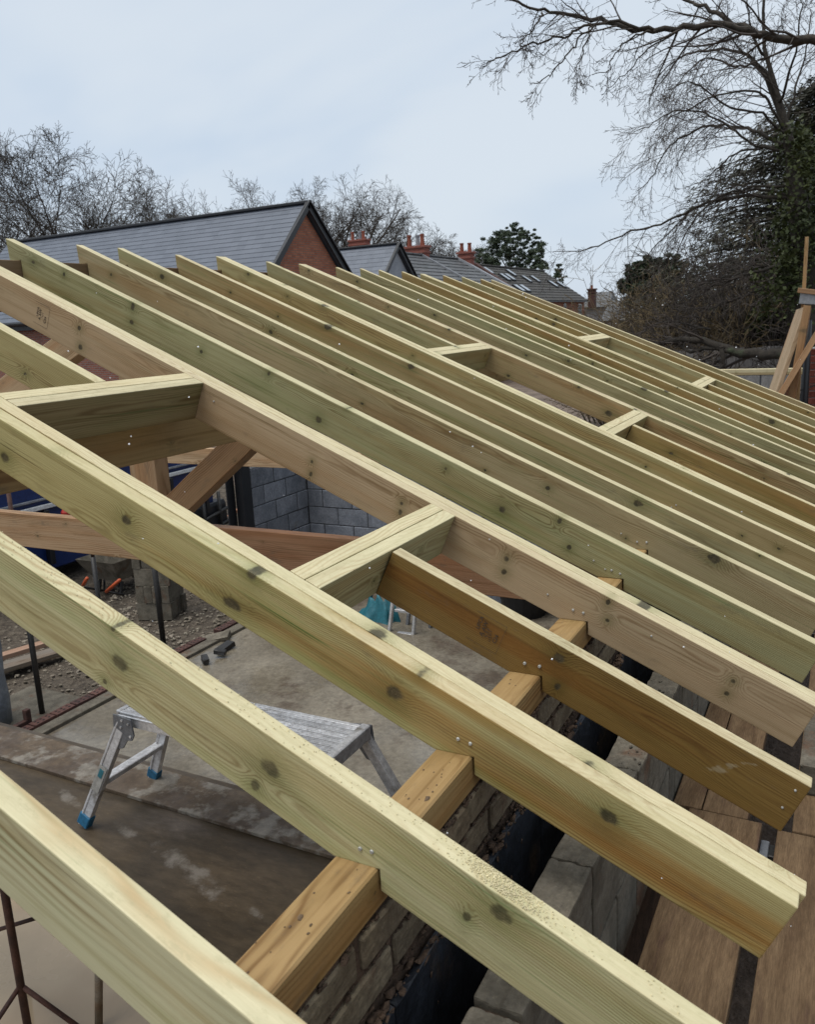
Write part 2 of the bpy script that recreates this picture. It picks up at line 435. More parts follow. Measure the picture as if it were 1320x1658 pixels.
oi_ = g_.node('ShaderNodeObjectInfo')
X_, Y_, Z_ = g_.sep(g_.node('ShaderNodeNewGeometry').outputs['Position'])
br_ = g_.node('ShaderNodeTexBrick')
g_.put(br_.inputs['Vector'], g_.vec(g_.m('ADD', g_.m('ADD', X_, g_.m('MULTIPLY', Y_, 0.0)), g_.m('MULTIPLY', oi_.outputs['Random'], 13.7)), 500.0, 0.0))
br_.inputs['Color1'].default_value = (0.070, 0.082, 0.106, 1)
br_.inputs['Color2'].default_value = (0.098, 0.112, 0.140, 1)
br_.inputs['Mortar'].default_value = (0.035, 0.04, 0.05, 1)
br_.inputs['Scale'].default_value = 1.0
br_.inputs['Mortar Size'].default_value = 0.003
br_.inputs['Brick Width'].default_value = 0.33
br_.inputs['Row Height'].default_value = 100000.0
nn_ = g_.noise(g_.vec(X_, Y_, Z_), 0.9, 5, 0.65)
g_.put(b_.inputs['Base Color'], g_.mix(g_.smooth(nn_, 0.35, 0.7, 0, .55), br_.outputs['Color'], (0.105, 0.118, 0.145)))
b_.inputs['Roughness'].default_value = 0.45
M['slate'] = m_
M['slate_old'] = rough_mat('old_slate', (0.075, 0.078, 0.082), (0.13, 0.13, 0.13), 2.5, 6, 0.6, 0.4, 0.03, c3=(0.055, 0.06, 0.05), c3scale=0.8)
M['tile_dark'] = rough_mat('dark_tile', (0.045, 0.042, 0.038), (0.075, 0.068, 0.06), 2.0, 6, 0.8, 0.4, 0.03, c3=(0.06, 0.065, 0.035), c3scale=0.7)
M['brick_red'] = brick_mat('red_brick', (0.31, 0.088, 0.040), (0.44, 0.155, 0.075), (0.19, 0.13, 0.10), 'yz')
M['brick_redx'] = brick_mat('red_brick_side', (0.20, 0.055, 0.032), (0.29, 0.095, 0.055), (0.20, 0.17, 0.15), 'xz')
M['brick_chim'] = brick_mat('chimney_brick', (0.24, 0.05, 0.03), (0.32, 0.08, 0.05), (0.17, 0.11, 0.09), 'xz')
M['brick_one'] = rough_mat('single_red_brick', (0.20, 0.05, 0.03), (0.30, 0.09, 0.06), 8, 5, 0.85, 0.5, 0.006, c3=(0.45, 0.40, 0.36), c3lo=0.62, c3hi=0.72, c3scale=7)
M['perf_brick'] = rough_mat('perforated_brick', (0.075, 0.034, 0.027), (0.12, 0.055, 0.042), 9, 5, 0.85, 0.5, 0.006, c3=(0.09, 0.06, 0.045), c3scale=5)
M['pot'] = plain('clay_pot', (0.27, 0.07, 0.035), 0.7)
M['lead'] = plain('lead_flashing', (0.30, 0.31, 0.33), 0.6)
M['bark'] = rough_mat('bark', (0.030, 0.024, 0.018), (0.062, 0.050, 0.037), 14, 5, 0.9, 0.9, 0.02, c3=(0.07, 0.08, 0.045), c3scale=3)
M['twig'] = plain('twigs', (0.055, 0.042, 0.033), 0.85)
M['twig_brown'] = leaf_mat('brown_twigs', (0.085, 0.062, 0.036), (0.18, 0.13, 0.07), 0.85)
M['twig_far'] = leaf_mat('grey_twigs', (0.048, 0.040, 0.034), (0.078, 0.066, 0.056), 0.85)
M['needle'] = leaf_mat('pine_needles', (0.040, 0.058, 0.036), (0.095, 0.120, 0.072))
M['cedar'] = leaf_mat('cedar_needles', (0.036, 0.037, 0.026), (0.085, 0.080, 0.055))
M['ivy'] = leaf_mat('ivy_leaf', (0.022, 0.032, 0.010), (0.075, 0.085, 0.026), 0.55)
M['holly'] = leaf_mat('evergreen_leaf', (0.020, 0.032, 0.018), (0.05, 0.068, 0.035), 0.4)
M['yellow_leaf'] = leaf_mat('yellow_leaf', (0.16, 0.13, 0.03), (0.22, 0.17, 0.05))
M['teal'] = plain('teal_tarp', (0.02, 0.15, 0.19), 0.5)
M['blue'] = plain('blue_paint', (0.010, 0.030, 0.13), 0.4)
M['white'] = plain('white_paint', (0.75, 0.75, 0.74), 0.5)
M['glass'] = plain('window_glass', (0.35, 0.40, 0.45), 0.06)
M['plastic_wrap'] = rough_mat('grey_wrap', (0.18, 0.21, 0.25), (0.27, 0.30, 0.34), 4, 5, 0.35, 0.5, 0.02)
M['fence'] = rough_mat('grey_fence', (0.20, 0.19, 0.18), (0.32, 0.30, 0.29), 5, 5, 0.9, 0.4, 0.01, stretch=(1, 1, 0.25))
M['orange'] = plain('orange_grip', (0.55, 0.09, 0.02), 0.6)
M['snow'] = plain('snow', (0.85, 0.86, 0.88), 0.8)
M['sawdust'] = plain('sawdust', (0.66, 0.58, 0.36), 0.9)
M['ink'] = plain('stamp_ink', (0.075, 0.052, 0.032), 0.8)
M['putty'] = plain('pale_scuff', (0.42, 0.40, 0.36), 0.9)


# ------------------------------------------------------------------ mesh helpers
class MB:
    def __init__(self):
        self.v, self.f = [], []

    def poly(self, pts, faces):
        o = len(self.v)
        self.v.extend([tuple(p) for p in pts])
        self.f.extend([tuple(i + o for i in fc) for fc in faces])
        return self

    def box(self, lo, hi):
        x0, y0, z0 = lo
        x1, y1, z1 = hi
        return self.poly([(x0, y0, z0), (x1, y0, z0), (x1, y1, z0), (x0, y1, z0), (x0, y0, z1), (x1, y0, z1), (x1, y1, z1), (x0, y1, z1)],
                         [(0, 3, 2, 1), (4, 5, 6, 7), (0, 1, 5, 4), (1, 2, 6, 5), (2, 3, 7, 6), (3, 0, 4, 7)])

    def bar(self, a, b, w, h, up=(0, 0, 1)):
        a, b = Vector(a), Vector(b)
        d = (b - a).normalized()
        s = d.cross(Vector(up))
        if s.length < 1e-4:
            s = d.cross(Vector((1, 0, 0)))
        s.normalize()
        u = s.cross(d)
        s, u = s * (w / 2), u * (h / 2)
        p = [a - s - u, a + s - u, a + s + u, a - s + u, b - s - u, b + s - u, b + s + u, b - s + u]
        return self.poly(p, [(0, 1, 2, 3), (4, 7, 6, 5), (0, 4, 5, 1), (1, 5, 6, 2), (2, 6, 7, 3), (3, 7, 4, 0)])

    def tube(self, pts, radii, n=6, caps=True):
        pts = [Vector(p) for p in pts]
        o = len(self.v)
        prev = None
        for i, p in enumerate(pts):
            d = (pts[min(i + 1, len(pts) - 1)] - pts[max(i - 1, 0)])
            if d.length < 1e-9:
                d = Vector((0, 0, 1))
            d.normalize()
            if prev is None:
                a = d.cross(Vector((0.3, 0.2, 1)))
                if a.length < 1e-3:
                    a = d.cross(Vector((1, 0, 0)))
            else:
                a = prev - d * prev.dot(d)
                if a.length < 1e-4:
                    a = d.cross(Vector((1, 0, 0)))
            a.normalize()
            prev = a
            b = d.cross(a)
            r = radii[i] if isinstance(radii, (list, tuple)) else radii
            for k in range(n):
                t = 2 * math.pi * k / n
                q = p + a * (r * math.cos(t)) + b * (r * math.sin(t))
                self.v.append((q.x, q.y, q.z))
        for i in range(len(pts) - 1):
            for k in range(n):
                k2 = (k + 1) % n
                self.f.append((o + i * n + k, o + i * n + k2, o + (i + 1) * n + k2, o + (i + 1) * n + k))
        if caps:
            self.f.append(tuple(o + k for k in reversed(range(n))))
            self.f.append(tuple(o + (len(pts) - 1) * n + k for k in range(n)))
        return self

    def prism(self, prof, y0, y1):
        """profile of (x, z) pairs pushed from y0 to y1"""
        n = len(prof)
        pts = [(x, y0, z) for x, z in prof] + [(x, y1, z) for x, z in prof]
        fs = [tuple(range(n)), tuple(reversed(range(n, 2 * n)))]
        for i in range(n):
            j = (i + 1) % n
            fs.append((i, i + n, j + n, j))
        return self.poly(pts, fs)

    def blob(self, c, r, rng, sub=1, jit=0.25, squash=(1, 1, 1)):
        bm = bmesh.new()
        bmesh.ops.create_icosphere(bm, subdivisions=sub, radius=1)
        c = Vector(c)
        vs = []
        for v in bm.verts:
            k = r * (1 + rng.uniform(-jit, jit))
            vs.append((c.x + v.co.x * k * squash[0], c.y + v.co.y * k * squash[1], c.z + v.co.z * k * squash[2]))
        fs = [tuple(v.index for v in f.verts) for f in bm.faces]
        bm.free()
        return self.poly(vs, fs)

    def mesh(self, name, mat, bevel=0.0, smooth=False, jitter=0.0, seed=0, segs=1):
        me = bpy.data.meshes.new(name)
        me.from_pydata(self.v, [], self.f)
        if bevel or jitter:
            bm = bmesh.new()
            bm.from_mesh(me)
            bmesh.ops.recalc_face_normals(bm, faces=bm.faces)
            if bevel:
                bmesh.ops.bevel(bm, geom=list(bm.edges), offset=bevel, segments=segs, affect='EDGES', profile=0.6)
            if jitter:
                rg = random.Random(seed)
                for v in bm.verts:
                    v.co += Vector((rg.uniform(-1, 1), rg.uniform(-1, 1), rg.uniform(-1, 1))) * jitter
            bm.to_mesh(me)
            bm.free()
        if smooth:
            me.polygons.foreach_set('use_smooth', [True] * len(me.polygons))
        me.materials.append(mat)
        me.update()
        return me


def tag(o, label=None, cat=None, group=None, kind=None):
    if label:
        o['label'] = label
    if cat:
        o['category'] = cat
    if group:
        o['group'] = group
    if kind:
        o['kind'] = kind
    return o


def obj(name, mb, mat, parent=None, color=None, bevel=0.0, smooth=False, jitter=0.0, seed=0, segs=1, mat_world=None, kind=None):
    me = mb if isinstance(mb, bpy.types.Mesh) else mb.mesh(name, mat, bevel, smooth, jitter, seed, segs)
    o = bpy.data.objects.new(name, me)
    COL.objects.link(o)
    if parent is not None:
        o.parent = parent
        o.location = -parent.location if parent.get('worldkids') else (0, 0, 0)
    if mat_world is not None:
        o.matrix_world = mat_world
    if color:
        o.color = (*color, 1)
    if kind:
        o['kind'] = kind
    return o


def empty(name, loc, label, cat, group=None, worldkids=True):
    o = bpy.data.objects.new(name, None)
    COL.objects.link(o)
    o.location = loc
    o.empty_display_size = 0.1
    if worldkids:
        o['worldkids'] = 1
    return tag(o, label, cat, group)


def struct(name, mb, mat, **kw):
    o = obj(name, mb, mat, **kw)
    o['kind'] = 'structure'
    return o


def frame_mat(a, ex, up=(0, 0, 1)):
    ex = Vector(ex).normalized()
    ey = Vector(up).cross(ex).normalized()
    ez = ex.cross(ey)
    return Matrix(((ex.x, ey.x, ez.x, a[0]), (ex.y, ey.y, ez.y, a[1]), (ex.z, ey.z, ez.z, a[2]), (0, 0, 0, 1)))


def beam(name, a, b, w, d, mat, color=None, parent=None, bevel=0.003, up=(0, 0, 1), cut0=0.0, cut1=0.0):
    """a timber along a-b (axis at the middle of its section), grain along its own x"""
    a, b = Vector(a), Vector(b)
    L = (b - a).length
    mb = MB().prism([(-L / 2 + cut0, -d / 2), (L / 2 - cut1, -d / 2), (L / 2 + cut1, d / 2), (-L / 2 - cut0, d / 2)], -w / 2, w / 2)
    m = frame_mat((a + b) / 2, b - a, up)
    o = obj(name, mb, mat, color=color, bevel=bevel)
    if parent is not None:
        o.parent = parent
        o.matrix_local = Matrix.Translation(-parent.location) @ m
    else:
        o.matrix_world = m
    return o


R0 = random.Random(7)

# ------------------------------------------------------------------ the ground and the floor
struct('ground', MB().poly([(-700, -300, -2.62), (500, -300, -2.62), (500, 900, -2.62), (-700, 900, -2.62)], [(0, 1, 2, 3)]), M['mud'])
gx, gy = 40, 60
gmb = MB()
rg = random.Random(11)
vs = []
for j in range(gy + 1):
    for i in range(gx + 1):
        X, Y = -5.56 - 7.0 * i / gx, -1.0 + 13.0 * j / gy
        h = -2.47 + rg.uniform(-0.015, 0.015)
        d2 = max(0, (-7.4 - X)) * 0.05 * (0.6 + 0.4 * math.sin(Y * 1.7)) + max(0, Y - 8) * 0.04
        vs.append((X, Y, h + min(d2, 0.5) + (0.03 if d2 else 0) * rg.random()))
fs = [(j * (gx + 1) + i + 1, j * (gx + 1) + i, (j + 1) * (gx + 1) + i, (j + 1) * (gx + 1) + i + 1) for j in range(gy) for i in range(gx)]
struct('hardcore_ground', gmb.poly(vs, fs), M['gravel'])
struct('concrete_floor', MB().box((-5.30, 2.1, -2.55), (-0.09, 10.5, -2.40)), M['slab'])
struct('muddy_water', MB().poly([(-5.6, -3.0, -2.43), (-0.1, -3.0, -2.43), (-0.1, 2.1, -2.43), (-5.6, 2.1, -2.43)], [(0, 1, 2, 3)]), M['water'])

# stones on the hardcore
pm = MB()
rg = random.Random(5)
for k in range(2600):
    X, Y = rg.uniform(-8.2, -5.6), rg.uniform(2.2, 7.2)
    pm.blob((X, Y, -2.455 + max(0, (-7.4 - X)) * 0.05), .006 + .022 * rg.random() ** 2, rg, 1, 0.35, (1, 1, 0.6))
tag(obj('gravel', pm, leaf_mat('stones', (0.12, 0.095, 0.07), (0.34, 0.29, 0.23), 0.85), kind='stuff'), 'loose brown stones scattered over the hardcore beside the slab', 'gravel')

# ------------------------------------------------------------------ far side kerb of the slab : perforated bricks on a concrete upstand
kerb = empty('brick_kerb', (-5.4, 2.2, -2.4), 'low course of dark perforated bricks along the far edge of the slab', 'kerb')
obj('upstand', MB().box((-5.44, 1.2, -2.5), (-5.31, 8.0, -2.37)), M['block'], kerb, bevel=0.004)
pb = MB()
pb.box((0, 0, 0), (0.10, 0.205, 0.065))
for i in range(3):
    for j in range(2):
        c0 = (0.03 + 0.04 * j, 0.045 + 0.058 * i)
        pb.tube([(c0[0], c0[1], 0.0652), (c0[0], c0[1], 0.0656)], 0.0125, 7)
pbm = pb.mesh('perforated_brick', M['perf_brick'])
hole_m = plain('brick_hole', (0.008, 0.006, 0.005), 0.95)
pbm.materials.append(hole_m)
for p in pbm.polygons:
    if p.index >= 6:
        p.material_index = 1
Y = 1.3
while Y < 7.9:
    if not (5.35 < Y < 5.6):
        o = obj('brick', pbm, None, kerb)
        o.location = Vector((-5.555, Y, -2.42)) - kerb.location
        o.rotation_euler = (R0.uniform(-.02, .02), R0.uniform(-.02, .02), R0.uniform(-.03, .03))
    Y += 0.222

# ------------------------------------------------------------------ the near wall : plate, brick courses, black boards, outer leaf
plate_parts = [(-1.9, 0.92), (0.925, 3.6), (3.605, 8.2)]
for i, (y0, y1) in enumerate(plate_parts):
    o = beam('wall_plate', (-0.045, y0, -0.0385), (-0.045, y1, -0.0385), 0.086, 0.0768, M['sawn'], (0.36, 0.235, 0.10), bevel=0.004, up=(0, 0, 1))
    tag(o, ['rough yellow wall plate in the foreground under the nearest rafters', 'middle length of wall plate under the first opening rafters',
            'far length of wall plate hidden under the distant rafters'][i], 'wall plate', 'wall plates along the brick wall')

inner = empty('inner_wall', (-0.05, 0, -0.3), 'grey brown brick inner leaf carrying the timber wall plate', 'wall')
obj('core', MB().box((-0.098, -2.0, -2.5), (-0.006, 8.2, -0.0785)), M['mortar'], inner)
bmesh_variants = []
for s_ in range(6):
    me = MB().box((-0.1, 0, 0), (0.0, 0.214, 0.064)).mesh('brick', M['brick_grey'], 0.005)
    bm = bmesh.new()
    bm.from_mesh(me)
    bmesh.ops.subdivide_edges(bm, edges=[e for e in bm.edges if e.calc_length() > .03], cuts=7, use_grid_fill=True)
    for v in bm.verts:
        q_ = v.co * 32 + Vector((s_ * 9, 0, 0))
        v.co += Vector((noise.noise(q_) * .0022 + noise.noise(q_ * 3) * .0012, noise.noise(q_ + Vector((0, 7, 0))) * .0014, noise.noise(q_ + Vector((0, 0, 7))) * .0014))
    bm.to_mesh(me)
    bm.free()
    bmesh_variants.append(me)
# mortar squeezed out of the joints
mj = MB()
rj = random.Random(66)
for zc in (-0.0815, -0.1555, -0.2325):
    for k in range(330):
        mj.blob((rj.uniform(-.004, .0035), rj.uniform(-1.2, 2.6), zc + rj.uniform(-.004, .004)), rj.uniform(.002, .0065), rj, 1, .4, (.7, 1.7, .8))
obj('mortar_squeeze', mj, M['mortar'], inner, kind='stuff')
for c in range(2):
    z = -0.0765 - 0.010 - 0.064 - c * 0.077
    Y = -1.2 + (0.11 if c else 0.0)
    while Y < 3.2:
        o = obj('brick', R0.choice(bmesh_variants), None, inner)
        o.location = Vector((R0.uniform(-.003, .004), Y + R0.uniform(-.003, .003), z + R0.uniform(-.002, .002))) - inner.location
        o.scale = (1, R0.uniform(.97, 1.0), 1)
        Y += 0.226

# black boards in the cavity and the muck lodged on top of them
cav = empty('cavity_boards', (0.02, 0, -0.5), 'row of black boards lining the cavity behind the bricks', 'insulation')
Y, k = -1.2, 0
while Y < 4.0:
    L = [0.40, 0.33, 0.47, 0.38][k % 4]
    bb = MB().box((0.001, Y, -1.15), (0.016 + 0.003 * (k % 2), Y + L - 0.004, -0.266))
    me = bb.mesh('board', M['black_board'], 0.002)
    bm = bmesh.new()
    bm.from_mesh(me)
    bmesh.ops.subdivide_edges(bm, edges=[e for e in bm.edges if e.calc_length() > .1], cuts=11, use_grid_fill=True)
    for v in bm.verts:
        v.co.x += noise.noise(v.co * 9 + Vector((k, 0, 0))) * .005 + noise.noise(v.co * 34) * .002
        if v.co.z > -.3:
            v.co.z += noise.noise(v.co * 14) * .016
    bm.to_mesh(me)
    bm.free()
    obj('board', me, None, cav)
    Y += L
    k += 1
mk = MB()
rg = random.Random(21)
for i in range(1100):
    y = rg.uniform(-1.0, 3.0)
    if math.sin(y * 7) + math.sin(y * 17) * .6 + rg.uniform(-1, 1) > 0.6:
        continue
    mk.blob((rg.uniform(0.0, 0.022), y, -0.258 + rg.uniform(-.012, .010)), .002 + .010 * rg.random() ** 2.2, rg, 1, 0.45, (0.8, 1.5, 0.7))
for i in range(60):
    y = rg.uniform(-1.0, 3.0)
    mk.blob((0.021, y, rg.uniform(-0.42, -0.27)), rg.uniform(0.002, 0.006), rg, 1, 0.35, (0.4, 0.9, 1.8))
tag(obj('mortar_debris', mk, M['mortar'], kind='stuff'), 'crumbs of brown mortar dropped along the top of the black boards', 'debris')

outer = empty('outer_wall', (0.18, 0, -0.6), 'rough concrete block outer leaf standing lower than the wall plate', 'wall')
obj('core', MB().box((0.137, -2.0, -2.5), (0.219, 8.2, -0.285)), M['mortar'], outer)
for c in range(2):
    Y = -1.55 + (0.22 if c else 0)
    k = 0
    while Y < 4.2:
        L = [0.44, 0.43, 0.215, 0.44, 0.10, 0.44][(k + 2 * c) % 6]
        h = R0.uniform(-.006, .004) if c == 0 else 0
        mb = MB().box((0.13, Y, -0.485 - c * 0.225), (0.226, Y + L - 0.009, -0.270 - c * 0.225 + h))
        me = mb.mesh('block', M['block'], 0.006, False, 0.0, k, 2)
        if c == 0 and Y < 2.6:
            bm = bmesh.new()
            bm.from_mesh(me)
            bmesh.ops.subdivide_edges(bm, edges=[e for e in bm.edges if e.calc_length() > .05], cuts=9, use_grid_fill=True)
            rj = random.Random(k)
            for v in bm.verts:
                nz = noise.noise(v.co * 38) * .0045 + noise.noise(v.co * 110) * .003
                v.co += Vector((noise.noise(v.co * 30 + Vector((5, 0, 0))) * .004, 0, nz - .001))
            bm.to_mesh(me)
            bm.free()
        o = obj('block', me, None, outer)
        Y += L
        k += 1
tb = MB()
for i in range(420):
    y = rg.uniform(-1.2, 3.6)
    tb.blob((rg.uniform(0.135, 0.222), y, -0.2715), .0012 + .007 * rg.random() ** 4, rg, 1, 0.45, (1, 1.3, 0.45))
tag(obj('mortar_crumbs', tb, M['block'], kind='stuff'), 'pale crumbs of set mortar on top of the outer blocks', 'debris')

# ------------------------------------------------------------------ scaffold deck outside the wall
deck = empty('scaffold_deck', (0.5, 0.5, -0.66), 'muddy brown scaffold deck of boards outside the block wall', 'scaffold deck')


def deck_board(x0, x1, y0, y1, z=-0.62, t=0.038, rz=0.0):
    mb = MB().box((-(x1 - x0) / 2, -(y1 - y0) / 2, -t), ((x1 - x0) / 2, (y1 - y0) / 2, 0))
    o = obj('board', mb, M['board'], deck, bevel=0.004, segs=2)
    o.location = Vector(((x0 + x1) / 2, (y0 + y1) / 2, z)) - deck.location
    o.rotation_euler = (0, 0, rz)
    return o


deck_board(0.287, 0.497, -1.4, 1.392)
deck_board(0.540, 0.765, -1.4, 1.378, z=-0.622)
for k in range(7):  # outer rows out of view, added to keep the gap between boards dark
    deck_board(0.772 + k * .23, 0.997 + k * .23, -5.0 + .2 * (k % 2), 8.1 - .3 * (k % 3), z=-0.624 + .002 * (k % 2))
deck_board(0.287, 0.497, -3.9, -1.41)
deck_board(0.540, 0.765, -3.9, -1.41)
deck_board(0.232, 0.318, 1.42, 8.1, z=-0.634)
deck_board(0.322, 0.455, 1.412, 8.1, z=-0.630)
deck_board(0.565, 0.765, 1.386, 8.1, z=-0.620, rz=0.004)
for y in (1.30, -0.95, 3.2):
    obj('transom', MB().box((0.15, y, -0.71), (1.1, y + 0.06, -0.664)), M['steel_dark'], deck, bevel=0.003)
obj('ledger_plate', MB().box((0.498, 0.98, -0.672), (0.522, 1.36, -0.655)), M['alu_dark'], deck, bevel=0.002)
obj('ledger', MB().tube([(1.1, -1.6, -0.735), (1.1, 4.2, -0.735)], 0.024, 10), M['steel_dark'], deck, smooth=True)
o = obj('concrete_block', MB().box((0.583, 1.60, -0.6195), (0.79, 2.03, -0.52)), M['block'], bevel=0.008, jitter=0.003, segs=2)
tag(o, 'pale rough concrete block lying on the scaffold boards at the right edge', 'block')

# ------------------------------------------------------------------ rafters
TH, HAP, VH = 0.440383, 0.1145, 0.1538
TA = math.atan(TH)
CT, ST = math.cos(TA), math.sin(TA)


def l2(X, Z):
    return (X * CT - (Z - HAP) * ST, X * ST + (Z - HAP) * CT)


def top(X):
    return HAP - TH * X


def sof(X):
    return top(X) - VH


nail_me = MB().tube([(0, 0.004, 0), (0, -0.0015, 0), (0, -0.0035, 0)], [0.0042, 0.0042, 0.003], 10).mesh('nail', M['zinc'], smooth=False)


RB = random.Random(4242)


def bowed(mb, mat, name, amp=0.004):
    me = bpy.data.meshes.new(name)
    me.from_pydata(mb.v, [], mb.f)
    bm = bmesh.new()
    bm.from_mesh(me)
    bmesh.ops.recalc_face_normals(bm, faces=bm.faces)
    bmesh.ops.bevel(bm, geom=list(bm.edges), offset=RB.uniform(.0022, .0036), segments=2, affect='EDGES', profile=0.6)
    xs = [v.co.x for v in bm.verts]
    x0, x1 = min(xs), max(xs)
    n = max(6, int((x1 - x0) / .07))
    for i in range(1, n):
        bmesh.ops.bisect_plane(bm, geom=list(bm.verts) + list(bm.edges) + list(bm.faces), plane_co=(x0 + (x1 - x0) * i / n, 0, 0), plane_no=(1, 0, 0))
    a1, a2, b1, ph = RB.uniform(-amp, amp), RB.uniform(-amp, amp) * .5, RB.uniform(-amp, amp) * .6, RB.uniform(0, 50)
    for v in bm.verts:
        t = (v.co.x - x0) / (x1 - x0)
        w1, w2 = math.sin(math.pi * t), math.sin(2 * math.pi * t)
        nz = noise.noise(Vector((v.co.x * 9 + ph, v.co.y * 30, v.co.z * 12)))
        v.co.y += a1 * w1 + a2 * w2 + nz * .0006
        v.co.z += b1 * w1 + (noise.noise(Vector((v.co.x * 7 + ph, v.co.y * 40, 3.0))) * .0011 if v.co.z > -.004 else 0)
    bm.to_mesh(me)
    bm.free()
    me.materials.append(mat)
    me.update()
    return me


def knots_at(Y, pts):
    out = []
    for (px, py, r_, el) in pts:
        P = at_y(px, py, Y)
        lx, lz = l2(P.x, P.z)
        out.append((lx, lz, r_, el))
    return out


KN = dict(
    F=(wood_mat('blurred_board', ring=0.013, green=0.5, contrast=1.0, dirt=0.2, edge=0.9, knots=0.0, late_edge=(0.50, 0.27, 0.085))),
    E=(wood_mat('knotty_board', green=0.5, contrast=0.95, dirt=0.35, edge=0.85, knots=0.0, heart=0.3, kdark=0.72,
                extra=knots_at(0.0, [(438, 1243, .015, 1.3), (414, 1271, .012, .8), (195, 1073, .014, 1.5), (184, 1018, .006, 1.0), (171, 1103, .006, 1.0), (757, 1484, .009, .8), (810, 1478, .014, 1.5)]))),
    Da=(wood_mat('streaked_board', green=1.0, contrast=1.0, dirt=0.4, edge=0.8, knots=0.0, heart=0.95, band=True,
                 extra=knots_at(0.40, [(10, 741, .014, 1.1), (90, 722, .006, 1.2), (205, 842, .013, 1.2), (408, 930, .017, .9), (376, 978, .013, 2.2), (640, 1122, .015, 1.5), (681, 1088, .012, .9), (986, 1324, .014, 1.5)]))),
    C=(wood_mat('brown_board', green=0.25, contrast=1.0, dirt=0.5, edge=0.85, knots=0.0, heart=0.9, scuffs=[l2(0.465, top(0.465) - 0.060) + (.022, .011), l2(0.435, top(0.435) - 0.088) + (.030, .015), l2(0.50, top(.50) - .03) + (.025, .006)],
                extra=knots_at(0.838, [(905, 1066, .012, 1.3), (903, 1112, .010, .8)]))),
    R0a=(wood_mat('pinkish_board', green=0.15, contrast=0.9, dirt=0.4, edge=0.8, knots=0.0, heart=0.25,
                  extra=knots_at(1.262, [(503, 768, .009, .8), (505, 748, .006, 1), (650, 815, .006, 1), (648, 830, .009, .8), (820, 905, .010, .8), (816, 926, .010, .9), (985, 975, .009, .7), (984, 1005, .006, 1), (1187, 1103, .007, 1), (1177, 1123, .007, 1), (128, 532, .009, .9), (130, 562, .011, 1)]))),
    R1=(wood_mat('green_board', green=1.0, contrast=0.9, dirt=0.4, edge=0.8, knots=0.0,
                 extra=knots_at(1.69, [(56, 425, .008, 1.5), (105, 445, .010, .8), (215, 497, .016, .7), (213, 522, .010, 1.3), (325, 570, .008, 1), (434, 605, .010, .8), (514, 680, .013, 1.2), (560, 660, .006, 1), (720, 760, .006, 1), (812, 826, .012, 1.1), (905, 845, .011, .7), (920, 888, .009, 1.0)]))),
)


def rafter(yr, yl, color, label, xr=-2.8, xt=0.632, w=0.0444, group='roof rafters', name='rafter', seat=True, nails=True, head=False, twist=0.0, mat=None):
    """yr / yl : y of the near face at x=-2.8 and x=0"""
    sl = (yl - yr) / 2.8
    pr = [(xr, top(xr)), (xt, top(xt)), (xt - 0.0590, sof(xt - 0.059))]
    if seat:
        pr += [(0.003, sof(0.003)), (0.003, 0.0), (-0.0885, sof(-0.0885) + 0.0005)]
    if xr < -2.845:
        pr += [(-2.783, sof(-2.783)), (-2.783, 1.271), (-2.838, 1.271), (-2.838, sof(-2.838)), (xr + 0.012, sof(xr + 0.012))]
    elif xr < -2.78:
        pr += [(-2.783, sof(-2.783)), (-2.783, 1.271), (xr + 0.004, 1.271)]
    elif head:
        pr += [(xr - 0.0620, sof(xr - 0.062))]
    else:
        pr += [(xr + 0.006, sof(xr + 0.006))]
    prof = [l2(*p) for p in pr]
    mb = MB().prism(prof, 0, w)
    ex = Vector((CT, sl * CT, -ST)).normalized()
    m = frame_mat((0, yl, HAP), ex, (ST, 0, CT))
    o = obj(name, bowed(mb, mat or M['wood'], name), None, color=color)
    if twist:
        m = m @ Matrix.Rotation(twist, 4, 'X')
    o.matrix_world = m
    tag(o, label, 'rafter', group)
    if seat and nails:
        for k, (X, Z) in enumerate([(-0.036, 0.030), (-0.006, 0.032 if R0.random() < .5 else 0.024)]):
            n = obj('nail', nail_me, None)
            n.parent = o
            lx, lz = l2(X + R0.uniform(-.008, .008), Z + R0.uniform(-.006, .006))
            n.location = (lx, 0, lz)
    return o


PALE = (0.50, 0.43, 0.225)
GRN = (0.335, 0.32, 0.165)
TAN = (0.40, 0.315, 0.165)
PINK = (0.41, 0.305, 0.185)
BRN = (0.215, 0.130, 0.034)
OCH = (0.335, 0.235, 0.085)
OLV = (0.37, 0.315, 0.145)

# far-edge lines surveyed from the photograph: (ridge X, y at ridge), (X, y) lower down
sv = dict(R1=(-2.864, 1.725, .22, 1.749), R2=(-2.846, 2.115, .155, 2.142), R3=(-2.844, 2.387, .112, 2.404), R4=(-2.794, 2.768, .048, 2.788),
          R5=(-2.817, 3.195, -.016, 3.175), J=(-2.779, 3.597, -.089, 3.614), R6=(-2.777, 4.009, -.167, 4.084), R7=(-2.756, 4.404, -.231, 4.47),
          R8=(-2.763, 4.767, -.295, 4.856), R9=(-2.755, 5.045, -.337, 5.109), R10=(-2.753, 5.436, -.396, 5.465), R11=(-2.728, 5.772, -.47, 5.913),
          J2=(-2.722, 6.181, -.5, 6.27), R12=(-2.712, 6.579, -.6, 6.701), R13=(-2.682, 6.968, -.668, 7.108), R14=(-2.687, 7.241, -.723, 7.44))
W = 0.0444


def yy(k, X):
    x0, y0, x1, y1 = sv[k]
    return y0 + (y1 - y0) * (X - x0) / (x1 - x0)


